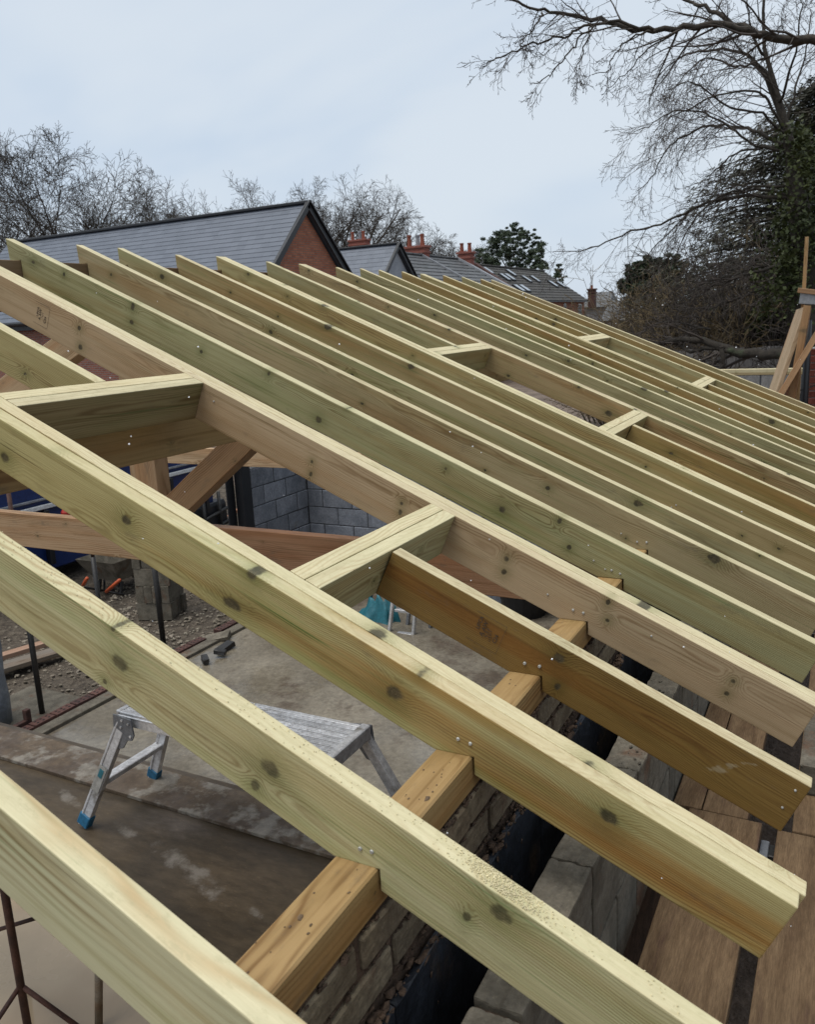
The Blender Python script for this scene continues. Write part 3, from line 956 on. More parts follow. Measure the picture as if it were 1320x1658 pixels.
RF = {}
RF['F'] = rafter(-0.419, -0.417, (0.50, 0.475, 0.30), 'nearest rafter, blurred grey green side with orange streaked top', xr=-2.86, mat=KN['F'])
RF['E'] = rafter(-0.002, 0.0, (0.53, 0.485, 0.275), 'second nearest rafter, pale olive with two swirling knots and sawdust on top', xr=-2.86, mat=KN['E'])
RF['Da'] = rafter(0.399, 0.401, (0.45, 0.385, 0.175), 'green and brown streaked near board of the doubled rafter with a bark hole', xr=-2.86, xt=0.630, mat=KN['Da'])
RF['Db'] = rafter(0.4445, 0.4465, PALE, 'pale far board of the doubled rafter beside the nearest opening', xr=-2.86, xt=0.640, nails=False)
RF['C'] = rafter(0.838, 0.838, BRN, 'dark brown stamped short rafter running from the header to the eaves', xr=-0.412, xt=0.633, head=True, mat=KN['C'])
RF['Cu'] = rafter(0.852, 0.852, OLV, 'short upper rafter cut off by the nearest double header', xt=-1.472, xr=-2.86, seat=False)
RF['R0a'] = rafter(1.262, 1.262, PINK, 'pinkish tan near board of the doubled rafter past the nearest opening', xr=-2.86, mat=KN['R0a'])
RF['R0b'] = rafter(1.3075, 1.3075, TAN, 'pale topped far board backing the pinkish tan doubled rafter', xr=-2.86, nails=False)
info = [
    ('R1', GRN, 'green stained rafter directly beyond the pinkish doubled rafter, with the highest end'),
    ('R2', (0.355, 0.285, 0.155), 'brownish rafter just beyond the green stained one'),
    ('R3', (0.355, 0.315, 0.165), 'rafter set closely behind the brownish second single rafter'),
    ('R4', (0.37, 0.285, 0.135), 'ochre tinted rafter just before the middle doubled rafter'),
]
for k, c, lab in info:
    RF[k] = rafter(yy(k, -2.8) - W, yy(k, 0) - W, c, lab, xr=sv[k][0], mat=KN.get(k))
RF['R5a'] = rafter(yy('R5', -2.8) - 2 * W - .001, yy('R5', 0) - 2 * W - .001, OLV, 'near board of the middle doubled rafter with a faint stamp near its top', xr=-2.817)
RF['R5b'] = rafter(yy('R5', -2.8) - W, yy('R5', 0) - W, PALE, 'far board of the middle doubled rafter on the edge of the second opening', xr=-2.817, nails=False)
RF['Ju'] = rafter(yy('J', -2.8) - W, yy('J', 0) - W, (0.325, 0.295, 0.15), 'short upper rafter stopping at the header of the second opening', xr=-2.779, xt=-1.452, seat=False)
RF['Jl'] = rafter(yy('J', -2.8) - W, yy('J', 0) - W, OCH, 'short lower brown rafter below the second opening', xr=-0.395, head=True, nails=False)
RF['R6a'] = rafter(yy('R6', -2.8) - 2 * W - .001, yy('R6', 0) - 2 * W - .001, (0.36, 0.27, 0.135), 'knotty tan near board of the doubled rafter past the second opening', xr=-2.777, nails=False)
RF['R6b'] = rafter(yy('R6', -2.8) - W, yy('R6', 0) - W, PINK, 'pink topped far board of the doubled rafter past the second opening', xr=-2.777, nails=False)
info = [
    ('R7', (0.345, 0.30, 0.155), 'first single rafter beyond the pink topped doubled rafter'),
    ('R8', (0.325, 0.295, 0.15), 'grey green rafter, second beyond the pink topped doubled rafter'),
    ('R9', (0.345, 0.30, 0.14), 'closely set rafter, third beyond the pink topped doubled rafter'),
    ('R10', (0.315, 0.22, 0.08), 'ochre brown rafter just before the far doubled rafter'),
]
for k, c, lab in info:
    RF[k] = rafter(yy(k, -2.8) - W, yy(k, 0) - W, c, lab, xr=sv[k][0], nails=False)
RF['R11a'] = rafter(yy('R11', -2.8) - 2 * W - .001, yy('R11', 0) - 2 * W - .001, OLV, 'near board of the far doubled rafter before the third opening', xr=-2.728, nails=False)
RF['R11b'] = rafter(yy('R11', -2.8) - W, yy('R11', 0) - W, PALE, 'far board of the far doubled rafter on the edge of the third opening', xr=-2.728, nails=False)
RF['J2u'] = rafter(yy('J2', -2.8) - W, yy('J2', 0) - W, OCH, 'short upper rafter stopping at the header of the third opening', xr=-2.722, xt=-1.375, seat=False)
RF['J2l'] = rafter(yy('J2', -2.8) - W, yy('J2', 0) - W, OCH, 'short lower rafter below the third opening', xr=-0.385, head=True, nails=False)
RF['R12'] = rafter(yy('R12', -2.8) - W, yy('R12', 0) - W, (0.35, 0.31, 0.155), 'rafter closing the far side of the third opening', xr=sv['R12'][0], nails=False)
RF['R13'] = rafter(yy('R13', -2.8) - W, yy('R13', 0) - W, OCH, 'last but one rafter, ochre coloured', xr=sv['R13'][0], nails=False)
RF['R14'] = rafter(yy('R14', -2.8) - W, yy('R14', 0) - W, TAN, 'farthest rafter at the end of the roof', xr=sv['R14'][0], nails=False)


def header(X, ya, yb, label, c, skew=0.0):
    """one header board across an opening; its top lies in the roof plane, X = its upper edge"""
    a = Vector((X, ya, top(X)))
    b = Vector((X + skew, yb, top(X + skew)))
    ex = (b - a).normalized()
    L = (b - a).length
    mb = MB().box((0, 0, -0.1408), (L, 0.0435, 0))
    # local y must point down the slope
    ez = Vector((ST, 0, CT))
    ey = ez.cross(ex).normalized()
    m = Matrix(((ex.x, -ey.x, ez.x, a.x), (ex.y, -ey.y, ez.y, a.y), (ex.z, -ey.z, ez.z, a.z), (0, 0, 0, 1)))
    # mirror: use a right handed frame starting from the other end
    ex2 = -ex
    ey2 = ez.cross(ex2)
    m = Matrix(((ex2.x, ey2.x, ez.x, b.x), (ex2.y, ey2.y, ez.y, b.y), (ex2.z, ey2.z, ez.z, b.z), (0, 0, 0, 1)))
    if ey2.x < 0:
        mb = MB().box((0, -0.0435, -0.1408), (L, 0, 0))
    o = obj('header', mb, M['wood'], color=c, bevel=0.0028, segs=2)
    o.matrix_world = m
    return tag(o, label, 'header', 'trimming headers across the openings')


g0, g1 = 0.4915, 1.2615
header(-1.470, g0, g1, 'upper board of the double header nearest the camera at the left', PALE)
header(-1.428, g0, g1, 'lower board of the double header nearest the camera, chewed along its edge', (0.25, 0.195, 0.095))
header(-0.500, g0, g1, 'upper board of the double header below the nearest opening', PALE)
header(-0.458, g0, g1, 'lower board of the double header from which the brown rafter starts', (0.45, 0.41, 0.22))
for X, lab, n in ((-1.452, 'upper', 0), (-1.410, 'upper', 1), (-0.482, 'lower', 0), (-0.440, 'lower', 1)):
    header(X, yy('R5', X) + .0015, yy('R6', X) - 2 * W - .0025, '%s board of the %s header across the second opening' % (['uphill', 'downhill'][n], lab), PALE if n == 0 else OLV)
for X, lab, n in ((-1.375, 'upper', 0), (-1.333, 'upper', 1), (-0.470, 'lower', 0), (-0.428, 'lower', 1)):
    header(X, yy('R11', X) + .0015, yy('R12', X) - W - .0015, '%s board of the %s header across the third opening' % (['uphill', 'downhill'][n], lab), PALE)

# ridge board, purlin and the king post truss
o = beam('ridge_board', (-2.811, 0.9, 1.155), (-2.811, 7.0, 1.155), 0.05, 0.23, M['sawn'], (0.22, 0.15, 0.085))
tag(o, 'dark brown ridge board seen between the rafter tops at left', 'ridge board')
o = beam('purlin', (-1.637, -1.2, 0.552), (-1.637, 7.4, 0.552), 0.07, 0.205, M['sawn'], (0.30, 0.20, 0.085))
tag(o, 'deep rough sawn purlin running under the rafters below the nearest header', 'purlin')

RAW = (0.41, 0.275, 0.16)


def truss(Y, detail, label):
    t = empty('king_post_truss', (-2.7, Y, -0.3), label, 'roof truss', 'timber trusses under the rafters')
    beam('tie_beam', (-5.5, Y - .03, -0.195), (-2.30, Y - .03, -0.195), 0.06, 0.205, M['sawn'], RAW, t)
    beam('tie_beam', (-2.36, Y + .035, -0.195), (-0.10, Y + .035, -0.195), 0.06, 0.205, M['sawn'], (0.36, 0.20, 0.11), t)
    beam('king_post', (-2.71, Y + .055, -0.09), (-2.71, Y + .055, 1.03), 0.10, 0.19, M['sawn'], RAW, t, up=(1, 0, 0))
    beam('strut', (-2.56, Y + .0, -0.055), (-1.86, Y + .0, 0.46), 0.095, 0.14, M['sawn'], (0.30, 0.18, 0.09), t)
    beam('strut', (-2.86, Y + .0, -0.055), (-3.56, Y + .0, 0.46), 0.095, 0.14, M['sawn'], (0.30, 0.18, 0.09), t)
    beam('principal_rafter', (-2.85, Y, 0.985), (-5.45, Y, -0.16), 0.095, 0.16, M['sawn'], (0.44, 0.31, 0.18), t)
    beam('principal_rafter', (-2.57, Y, 0.985), (-0.15, Y, -0.08), 0.095, 0.16, M['sawn'], (0.40, 0.27, 0.15), t)
    return t


truss(2.2, True, 'king post truss of raw brown timber under the roof at left')

# far lintel timber and block pier, steel post
fw = empty('block_wall', (-5.45, 7.0, -2.4), 'corner of blue grey concrete block wall seen through the nearest opening', 'wall')
corner = 7.62
blk = [MB().box((0, 0, 0), (0.43, 0.10, 0.215)).mesh('block', M['block_grey'], 0.006, False, 0.002, s) for s in range(4)]
mort_g = rough_mat('grey_mortar', (0.04, 0.042, 0.048), (0.075, 0.078, 0.085), 10, 4, 0.95, 0.5, 0.01)
obj('core', MB().box((-5.548, 6.515, -2.45), (-5.456, corner, -0.66)), mort_g, fw)
obj('core', MB().box((-5.548, corner + 0.006, -2.45), (-0.12, corner + 0.096, -0.66)), mort_g, fw)
for c in range(8):
    z = -0.66 - 0.221 - c * 0.225
    off = 0.0 if c % 2 else 0.215
    Y = 6.51 - 0.0
    first = True
    while Y < corner - 0.05:
        L = (0.215 if (first and c % 2) else 0.43)
        L = min(L, corner - Y - 0.005)
        o = obj('block', R0.choice(blk), None, fw)
        o.rotation_euler = (0, 0, math.pi / 2)
        o.location = Vector((-5.45 + R0.uniform(-.003, .003), Y, z)) - fw.location
        o.scale = (L / 0.43, 1, 1)
        Y += L + 0.010
        first = False
    X = -5.45
    first = True
    while X < -0.3:
        L = 0.215 if (first and not c % 2) else 0.43
        o = obj('block', R0.choice(blk), None, fw)
        o.location = Vector((X, corner + R0.uniform(-.003, .003), z)) - fw.location
        o.scale = (L / 0.43, 1, 1)
        X += L + 0.010
        first = False
o = beam('lintel', (-8.2, 6.33, -0.49), (-3.6, 6.33, -0.49), 0.07, 0.19, M['sawn'], (0.50, 0.35, 0.21))
tag(o, 'pale timber beam lying across the top of the blue grey block wall', 'beam')
o = obj('steel_post', MB().box((-5.56, 6.34, -2.45), (-5.45, 6.505, -0.595)).box((-5.58, 6.20, -2.45), (-5.56, 6.335, -0.595)), M['black_paint'], bevel=0.003)
tag(o, 'black steel post at the end of the block wall', 'post')

# block stacks beyond the kerb
def block_stack(cx, cy, z0, rows, label, top_split=True, rz=0.3, s=1.0):
    t = empty('block_stack', (cx, cy, z0), label, 'block stack', 'stacks of concrete blocks on the hardcore', worldkids=False)
    t.rotation_euler = (0, 0, rz)
    me = MB().box((-0.22, -0.05, 0), (0.22, 0.05, 0.215)).mesh('block', M['block'], 0.005, False, 0.002, 3)
    for r in range(rows):
        last = r == rows - 1
        for k in range(4 if not last else 3):
            o = obj('block', me, None, t)
            if r % 2 == 0:
                o.location = (R0.uniform(-.03, .03), -0.165 + k * 0.108, r * 0.217)
            else:
                o.location = (-0.165 + k * 0.108, R0.uniform(-.03, .03), r * 0.217)
                o.rotation_euler = (0, 0, math.pi / 2)
    return t


block_stack(-6.72, 6.15, -2.46, 5, 'taller stack of grey concrete blocks behind the middle prop', rz=0.35)
block_stack(-6.1, 7.1, -2.46, 2, 'low pair of concrete blocks right of the taller stack', rz=0.2)


# props
def prop(x, y, zt, label, plate=False, r=0.022):
    t = empty('steel_prop', (x, y, -2.42), label, 'prop', 'steel props along the kerb')
    obj('tube', MB().tube([(x, y, -2.42), (x, y, -1.3)], r, 10), M['steel_dark'], t, smooth=True)
    obj('inner_tube', MB().tube([(x, y, -1.32), (x, y, zt)], r * 0.75, 10), M['rust'], t, smooth=True)
    obj('base_plate', MB().box((x - .1, y - .1, -2.43), (x + .1, y + .1, -2.415)), M['block'] if plate else M['steel_dark'], t, bevel=0.002)
    return t


prop(-5.71, 3.56, -0.3, 'dark steel prop standing on a plate by the wrapped column', True, 0.025)
prop(-6.2, 4.77, -0.3, 'thin dark prop in front of the wheelbarrow handles', False, 0.024)
prop(-5.75, 5.16, -0.3, 'dark prop standing in front of the taller block stack', False, 0.03)

# wrapped column at the left edge
wc = MB()
rg = random.Random(3)
pts = []
for k in range(8):
    z = -2.42 + 1.7 * k / 7
    pts.append((-5.98 + rg.uniform(-.01, .01), 3.20 + rg.uniform(-.01, .01), z))
wc.tube(pts, [0.20 + rg.uniform(-.012, .012) for _ in pts], 14)
o = obj('wrapped_column', wc, M['plastic_wrap'], smooth=True, jitter=0.006, seed=4)
tag(o, 'grey column wrapped in plastic at the left edge of the picture', 'column')
pd = MB().box((-6.35, 2.95, -2.45), (-5.57, 3.95, -2.405))
tag(obj('concrete_pad', pd, M['block'], bevel=0.006), 'small concrete pad under the steel prop by the wrapped column', 'pad')
rb = MB()
rb.box((-5.62, 2.55, -2.40), (-5.57, 3.35, -2.33))
rb.box((-5.62, 3.30, -2.33), (-5.57, 3.35, -2.24))
tag(obj('steel_channel', rb, M['rust'], bevel=0.003), 'rusty steel angle lying on the kerb by the deck', 'steel')

# planks lying on the hardcore
for i, (a, b, w, lab) in enumerate([((-7.15, 3.6, -2.38), (-6.62, 5.0, -2.36), 0.22, 'weathered grey plank lying on the hardcore at left'),
                                    ((-7.40, 3.7, -2.36), (-6.95, 5.0, -2.34), 0.12, 'pinkish timber lying behind the grey plank')]):
    o = beam('plank', a, b, w, 0.05, M['sawn'], [(0.19, 0.165, 0.14), (0.38, 0.24, 0.17)][i])
    tag(o, lab, 'plank', 'timbers lying on the hardcore')
# concrete wall remnant far left
o = obj('low_concrete_wall', MB().box((-9.6, 4.2, -2.6), (-9.35, 6.2, -1.75)), M['block'], bevel=0.01)
tag(o, 'low grey concrete wall behind the planks at the left edge', 'wall')

# kerb debris on slab
for i, (px, py, s) in enumerate([(352, 1030, .14), (366, 1046, .09), (332, 1068, .06), (356, 1058, .06)]):
    p = at_z(px, py, -2.36)
    mb = MB().box((-s, -s * .55, 0), (s, s * .55, 0.05))
    o = obj('slate_offcut', mb, M['steel_dark'] if i else M['block'], bevel=0.004, jitter=0.006, seed=i)
    o.location = (p.x, p.y, -2.40 + 0.01 * i)
    o.rotation_euler = (0.1, -0.15, 0.5 + i)
    tag(o, ['broad flat grey offcut lying by the brick kerb', 'small dark offcut just right of the flat grey one by the kerb', 'dark offcut nearest the camera beside the kerb', 'dark offcut in the middle of the heap beside the kerb'][i], 'offcut', 'dark offcuts beside the kerb')

# wheelbarrow
wb = empty('wheelbarrow', (-7.9, 6.0, -2.4), 'wheelbarrow with orange handle grips and a mortar stained tray', 'wheelbarrow')
h1, h2 = at_y(133, 950, 5.9), at_y(172, 958, 6.1)
g1_, g2_ = at_y(141, 936, 5.8), at_y(194, 939, 6.0)
tr = Vector((-8.6, 7.0, -2.0))
for a, b in ((g1_, h1), (g2_, h2)):
    d = (b - a).normalized()
    obj('handle', MB().tube([b, b + Vector((-0.25, 0.55, -0.25)), tr + Vector((0, 0, -0.2))], 0.016, 8), M['steel_dark'], wb, smooth=True)
    obj('grip', MB().tube([a, b], 0.022, 8), M['orange'], wb, smooth=True)
c = Vector((-8.0, 6.75, -2.12))
tray = MB()
q = [(-.35, -.45), (.35, -.45), (.35, .5), (-.35, .5)]
q2 = [(-.22, -.28), (.22, -.28), (.22, .3), (-.22, .3)]
tray.poly([(c.x + x, c.y + y, c.z + .18) for x, y in q] + [(c.x + x, c.y + y, c.z - .12) for x, y in q2],
          [(4, 5, 6, 7), (0, 1, 5, 4), (1, 2, 6, 5), (2, 3, 7, 6), (3, 0, 4, 7)])
obj('tray', tray, M['block'], wb)
wl = MB()
for k in range(14):
    a0, a1 = 2 * math.pi * k / 14, 2 * math.pi * (k + 1) / 14
    wl.tube([(c.x, c.y + .75 + .17 * math.cos(a0), -2.26 + .17 * math.sin(a0)), (c.x, c.y + .75 + .17 * math.cos(a1), -2.26 + .17 * math.sin(a1))], 0.045, 6)
obj('wheel', wl, M['black_paint'], wb)
obj('frame', MB().bar((c.x - .2, c.y, c.z - .14), (c.x, c.y + .75, -2.26), .03, .03).bar((c.x + .2, c.y, c.z - .14), (c.x, c.y + .75, -2.26), .03, .03)
    .bar((c.x - .2, c.y - .2, c.z - .14), (c.x - .2, c.y - .25, -2.44), .03, .03).bar((c.x + .2, c.y - .2, c.z - .14), (c.x + .2, c.y - .25, -2.44), .03, .03), M['steel_dark'], wb)

# blue skip beyond with white rail
sk = empty('blue_skip', (-9.2, 8, -2.6), 'long dark blue skip with a white rail, seen under the tie beam', 'skip')
obj('body', MB().prism([(-10.6, -2.2), (-9.05, -2.2), (-9.0, -0.72), (-10.6, -0.72)], 4.6, 9.9), M['blue'], sk, bevel=0.02)
obj('rail', MB().box((-9.00, 4.6, -1.32), (-8.95, 9.9, -1.26)), M['white'], sk, bevel=0.006)
obj('rail', MB().box((-9.01, 4.6, -1.20), (-8.96, 9.9, -1.17)), M['alu_dark'], sk, bevel=0.004)
for k in range(7):
    obj('rib', MB().box((-9.03, 4.8 + k * .8, -2.1), (-8.94, 4.88 + k * .8, -1.34)), M['black_paint'], sk, bevel=0.006)
p = at_x(106, 829, -8.7)
o = obj('red_can', MB().tube([p + Vector((0, 0, -.3)), p, p + Vector((0, 0, .05))], [.06, .06, .03], 12), plain('red_plastic', (0.45, 0.03, 0.02), 0.4))
tag(o, 'small red can in front of the blue skip', 'can')

# mound of earth, timber stack and generator beyond the block wall
md = MB()
rg = random.Random(19)
n = 26
vs, fs = [], []
for j in range(n + 1):
    for i in range(n + 1):
        X, Y = -12.5 + 7 * i / n, 9.8 + 8 * j / n
        h = 1.15 * math.exp(-((X + 9.2) / 2.2) ** 2 - ((Y - 14.0) / 2.2) ** 2) + 0.5 * math.exp(-((X + 7.2) / 1.4) ** 2 - ((Y - 12.2) / 1.5) ** 2)
        vs.append((X, Y, -2.6 + h + rg.uniform(-.07, .07) * (h > 0.03)))
for j in range(n):
    for i in range(n):
        fs.append((j * (n + 1) + i, j * (n + 1) + i + 1, (j + 1) * (n + 1) + i + 1, (j + 1) * (n + 1) + i))
struct('earth_mound', md.poly(vs, fs), M['mud'], smooth=True)
ts = empty('timber_stack', (-9.2, 10.2, -2.5), 'pale planks stacked beyond the block wall', 'timber stack')
for k in range(3):
    a, b = at_x(345, 868 + 8 * k, -8.6 + .12 * k), at_x(405, 853 + 8 * k, -8.6 + .12 * k)
    beam('plank', a, b, 0.14, 0.05, M['sawn'], (0.48, 0.44, 0.38), ts)
for k in range(4):
    a = at_x(362 + 6 * k, 846 - 2 * k, -9.2)
    b = at_x(385 + 3 * k, 826 + 3 * k, -9.2)
    o = beam('timber_offcut', a, b, 0.09, 0.07, M['sawn'], (0.50, 0.24, 0.15))
    tag(o, ['leftmost', 'second from left', 'second from right', 'rightmost'][k] + ' reddish timber offcut in the heap beyond the black post', 'offcut', 'reddish timber offcuts')
gn = empty('site_trailer', (-9.3, 9.5, -2.5), 'black machine with a tubular frame beyond the diagonal strut', 'machine')
c = at_x(328, 825, -9.2)
obj('body', MB().box((c.x - .5, c.y - .55, -2.4), (c.x + .25, c.y + .35, c.z + .12)), M['black_paint'], gn, bevel=0.04, jitter=0.02)
obj('hood', MB().box((c.x - .4, c.y - .5, c.z + .12), (c.x + .1, c.y + .05, c.z + .33)), M['black_paint'], gn, bevel=0.05, jitter=0.02)
for dz in (-.05, -.28):
    obj('rail', MB().tube([(c.x + .3, c.y - .6, c.z + dz - .1), (c.x + .3, c.y + .45, c.z + dz + .06)], 0.03, 8), M['steel_dark'], gn, smooth=True)
for dy in (-.3, .1, .45):
    obj('upright', MB().tube([(c.x + .3, c.y + dy, -2.5), (c.x + .3, c.y + dy, c.z + .35 - abs(dy) * .4)], 0.03, 8), M['steel_dark'], gn, smooth=True)

# ------------------------------------------------------------------ inside : deck of ply sheets, trestles, hop-up
o = obj('plywood_sheet', MB().box((-4.2, 0.62, -1.030), (-0.115, 1.45, -1.012)), M['ply'], bevel=0.002)
tag(o, 'dark stained plywood sheet of the inner working platform, nearest the camera', 'plywood sheet', 'plywood sheets of the inner platform')
o = obj('plywood_sheet', MB().box((-3.9, 1.175, -1.0115), (-0.118, 1.392, -0.994)), M['ply_muck'], bevel=0.002)
o.rotation_euler = (0, 0, -0.004)
tag(o, 'cement spattered strip of plywood lying on top of the darker sheet', 'plywood sheet', 'plywood sheets of the inner platform')
def trestle(x, y, label):
    t = empty('trestle', (x, y, -2.43), label, 'trestle', 'rusty trestles under the platform')
    obj('post', MB().tube([(x, y, -2.40), (x, y, -1.05)], 0.019, 10), M['rust'], t, smooth=True)
    for a in (0.4, 2.5, 4.4):
        obj('leg', MB().tube([(x + .36 * math.cos(a), y + .36 * math.sin(a), -2.42), (x + .1 * math.cos(a), y + .1 * math.sin(a), -2.19), (x, y, -2.10)], 0.012, 8), M['rust'], t, smooth=True)
    obj('head', MB().bar((x - .3, y, -1.045), (x + .3, y, -1.045), .04, .03), M['rust'], t)
    return t


trestle(-2.70, 1.04, 'rusty trestle standing in muddy water at the bottom left')
trestle(-3.75, 1.15, 'rusty trestle further left under the platform')
o = obj('dipping_pole', MB().tube([at_z(160, 1665, -2.43), at_z(160, 1665, -2.43) + Vector((0.02, 0.05, .42))], 0.02, 8), M['sawn'], color=(0.25, 0.21, 0.16), smooth=True)
tag(o, 'thin pale stake standing in the muddy water', 'stake')
bt = MB()
bt.tube([(-3.45, .92, -2.28), (-2.95, 1.14, -1.95), (-2.7, 1.2, -1.84)], 0.011, 8)
tag(obj('rebar', bt, M['rust'], smooth=True), 'rusty bar leaning against the trestle', 'bar')

hop = empty('hop_up', (-1.30, 1.13, -1.0), 'aluminium hop-up work platform with blue rubber feet', 'hop-up')
HX0, HX1, HY0, HY1, HZ = -1.76, -0.80, 1.015, 1.275, -0.50
nsl = 7
wsl = (HY1 - HY0 - 0.03) / nsl
for k in range(nsl):
    y0 = HY0 + 0.015 + k * wsl
    mb = MB().box((HX0 + .012, y0 + .0015, HZ - .010), (HX1 - .03, y0 + wsl - .0015, HZ))
    for q_ in range(2):
        mb.box((HX0 + .012, y0 + .008 + q_ * .014, HZ), (HX1 - .03, y0 + .012 + q_ * .014, HZ + .0022))
    obj('tread_strip', mb, M['alu'], hop)
for y in (HY0, HY1 - .02):
    obj('side_rail', MB().box((HX0, y, HZ - .055), (HX1 - .01, y + .02, HZ + .002)).box((HX0, y - .004, HZ - .018), (HX1 - .01, y + .024, HZ - .010)), M['alu'], hop, bevel=0.003)
obj('end_cap', MB().box((HX1 - .03, HY0 - .008, HZ - .05), (HX1 + .008, HY1 + .008, HZ + .006)), M['alu'], hop, bevel=0.010, segs=3)
obj('end_cap', MB().box((HX0 - .012, HY0 + .0, HZ - .045), (HX0 + .012, HY1 + .0, HZ + .004)), M['alu'], hop, bevel=0.005, segs=2)
for sx in (-1, 1):
    tx = HX0 + .03 if sx < 0 else HX1 - .03
    fx = -1.965 if sx < 0 else -0.60
    for sy in (-1, 1):
        ty = HY0 - .004 if sy < 0 else HY1 + .004
        fy = 0.955 if sy < 0 else 1.338
        a, b = Vector((tx, ty, HZ - .03)), Vector((fx, fy, -0.994))
        lg = obj('leg', MB().bar(a, b, .048, .026, (0, 1, 0)).bar(a + Vector((.016 * sx, 0, 0)), b + Vector((.016 * sx, 0, 0)), .008, .034, (0, 1, 0)), M['alu'], hop, bevel=0.002)
        d = (b - a).normalized()
        obj('foot', MB().bar(b - d * .052, b + d * .004, .056, .036, (0, 1, 0)), M['blue_rubber'], lg if False else hop, bevel=0.004)
        # hinge bracket plate
        pl = MB()
        yo = ty - .017 if sy < 0 else ty + .011
        prof = [(tx - .035 * -sx, HZ - .002), (tx + .055 * -sx, HZ - .012), (tx + .062 * -sx, HZ - .075), (tx + .048 * -sx, HZ - .098), (tx + .025 * -sx, HZ - .10), (tx - .005 * -sx, HZ - .14), (tx - .055 * -sx, HZ - .15), (tx - .04 * -sx, HZ - .05)]
        pl.prism(prof, yo, yo + .006)
        br = obj('hinge_bracket', pl, M['alu_dark'], hop)
        for (bx, bz) in ((.04, -.03), (.045, -.08), (0, -.05), (-.02, -.1), (.01, -.02)):
            c = (tx + bx * -sx, HZ + bz)
            yb = yo if sy < 0 else yo + .006
            rv = obj('rivet', MB().tube([(c[0], yb + .002, c[1]), (c[0], yb - .004, c[1])] if sy < 0 else [(c[0], yb - .002, c[1]), (c[0], yb + .004, c[1])], .005, 8), M['alu'], br)
            rv.location = (0, 0, 0)
    m_ = 0.60
    ya = HY0 + (0.955 - HY0) * m_
    yb_ = HY1 + (1.338 - HY1) * m_
    xm = tx + (fx - tx) * m_
    zm = HZ - .03 + (-0.994 - HZ + .03) * m_
    obj('rung', MB().bar((xm, ya, zm), (xm, yb_, zm), .045, .022), M['alu'], hop, bevel=0.003)
    if sx < 0:
        p0 = Vector((tx, HY0 - .004, HZ - .03)).lerp(Vector((fx, .955, -.994)), .42)
        p1 = Vector((tx, HY0 - .004, HZ - .03)).lerp(Vector((fx, .955, -.994)), .66)
        obj('sticker', MB().bar(p0 + Vector((0, -.0165, 0)), p1 + Vector((0, -.0165, 0)), .040, .002, (0, 1, 0)), M['putty'], hop)
        p0b = p0.lerp(p1, .12)
        p1b = p0.lerp(p1, .42)
        obj('sticker', MB().bar(p0b + Vector((0, -.0180, 0)), p1b + Vector((0, -.0180, 0)), .020, .002, (0, 1, 0)), M['teal'], hop)

# small step ladder with the teal tarpaulin
lad = empty('step_ladder', (-3.7, 6.6, -2.4), 'small aluminium step ladder standing on the slab beside a teal tarpaulin', 'ladder')
pa, pb_ = at_y(633, 1014, 6.45), at_y(668, 1060, 6.30)


def lp(px, py):
    return at_y(px, py, 6.5)


obj('stile', MB().bar(lp(638, 958), lp(631, 1022), .03, .05, (0, 1, 0)), M['alu'], lad, bevel=0.004)
obj('stile', MB().bar(lp(673, 985), lp(667, 1062), .03, .05, (0, 1, 0)), M['alu'], lad, bevel=0.004)
for a, b in (((641, 987), (672, 991)), ((637, 1024), (668, 1028))):
    obj('tread', MB().bar(lp(*a), lp(*b), .06, .03), M['alu'], lad, bevel=0.003)
obj('stile', MB().bar(lp(676, 992) + Vector((.05, .25, 0)), lp(671, 1062) + Vector((.05, .25, -.1)), .03, .05, (0, 1, 0)), M['alu_dark'], lad)
obj('stile', MB().bar(lp(643, 960) + Vector((.05, .25, 0)), lp(633, 1040) + Vector((.05, .25, -.1)), .03, .05, (0, 1, 0)), M['alu_dark'], lad)
tp = MB()
rg = random.Random(31)
cw = at_y(612, 1000, 6.8)
n = 20
for j in range(n + 1):
    for i in range(n + 1):
        u_, v_ = i / n, j / n
        a = u_ * 3.1
        rr = 0.10 + 0.45 * v_ + 0.07 * math.sin(u_ * 23 + v_ * 2) * v_ + 0.03 * math.sin(u_ * 47)
        tp.v.append((cw.x + 0.02 + rr * math.cos(a) * 0.95 + .03 * math.sin(v_ * 9), cw.y - rr * math.sin(a) * 0.5, cw.z + 0.26 - 0.62 * v_ + 0.05 * math.sin(u_ * 17 + 1 + v_ * 5) + rg.uniform(-.008, .008)))
for j in range(n):
    for i in range(n):
        tp.f.append((j * (n + 1) + i, j * (n + 1) + i + 1, (j + 1) * (n + 1) + i + 1, (j + 1) * (n + 1) + i))
o = obj('tarpaulin', tp, M['teal'], smooth=True)
sm = o.modifiers.new('thick', 'SOLIDIFY')
sm.thickness = 0.004
tag(o, 'crumpled teal tarpaulin heaped behind the small step ladder', 'tarpaulin')

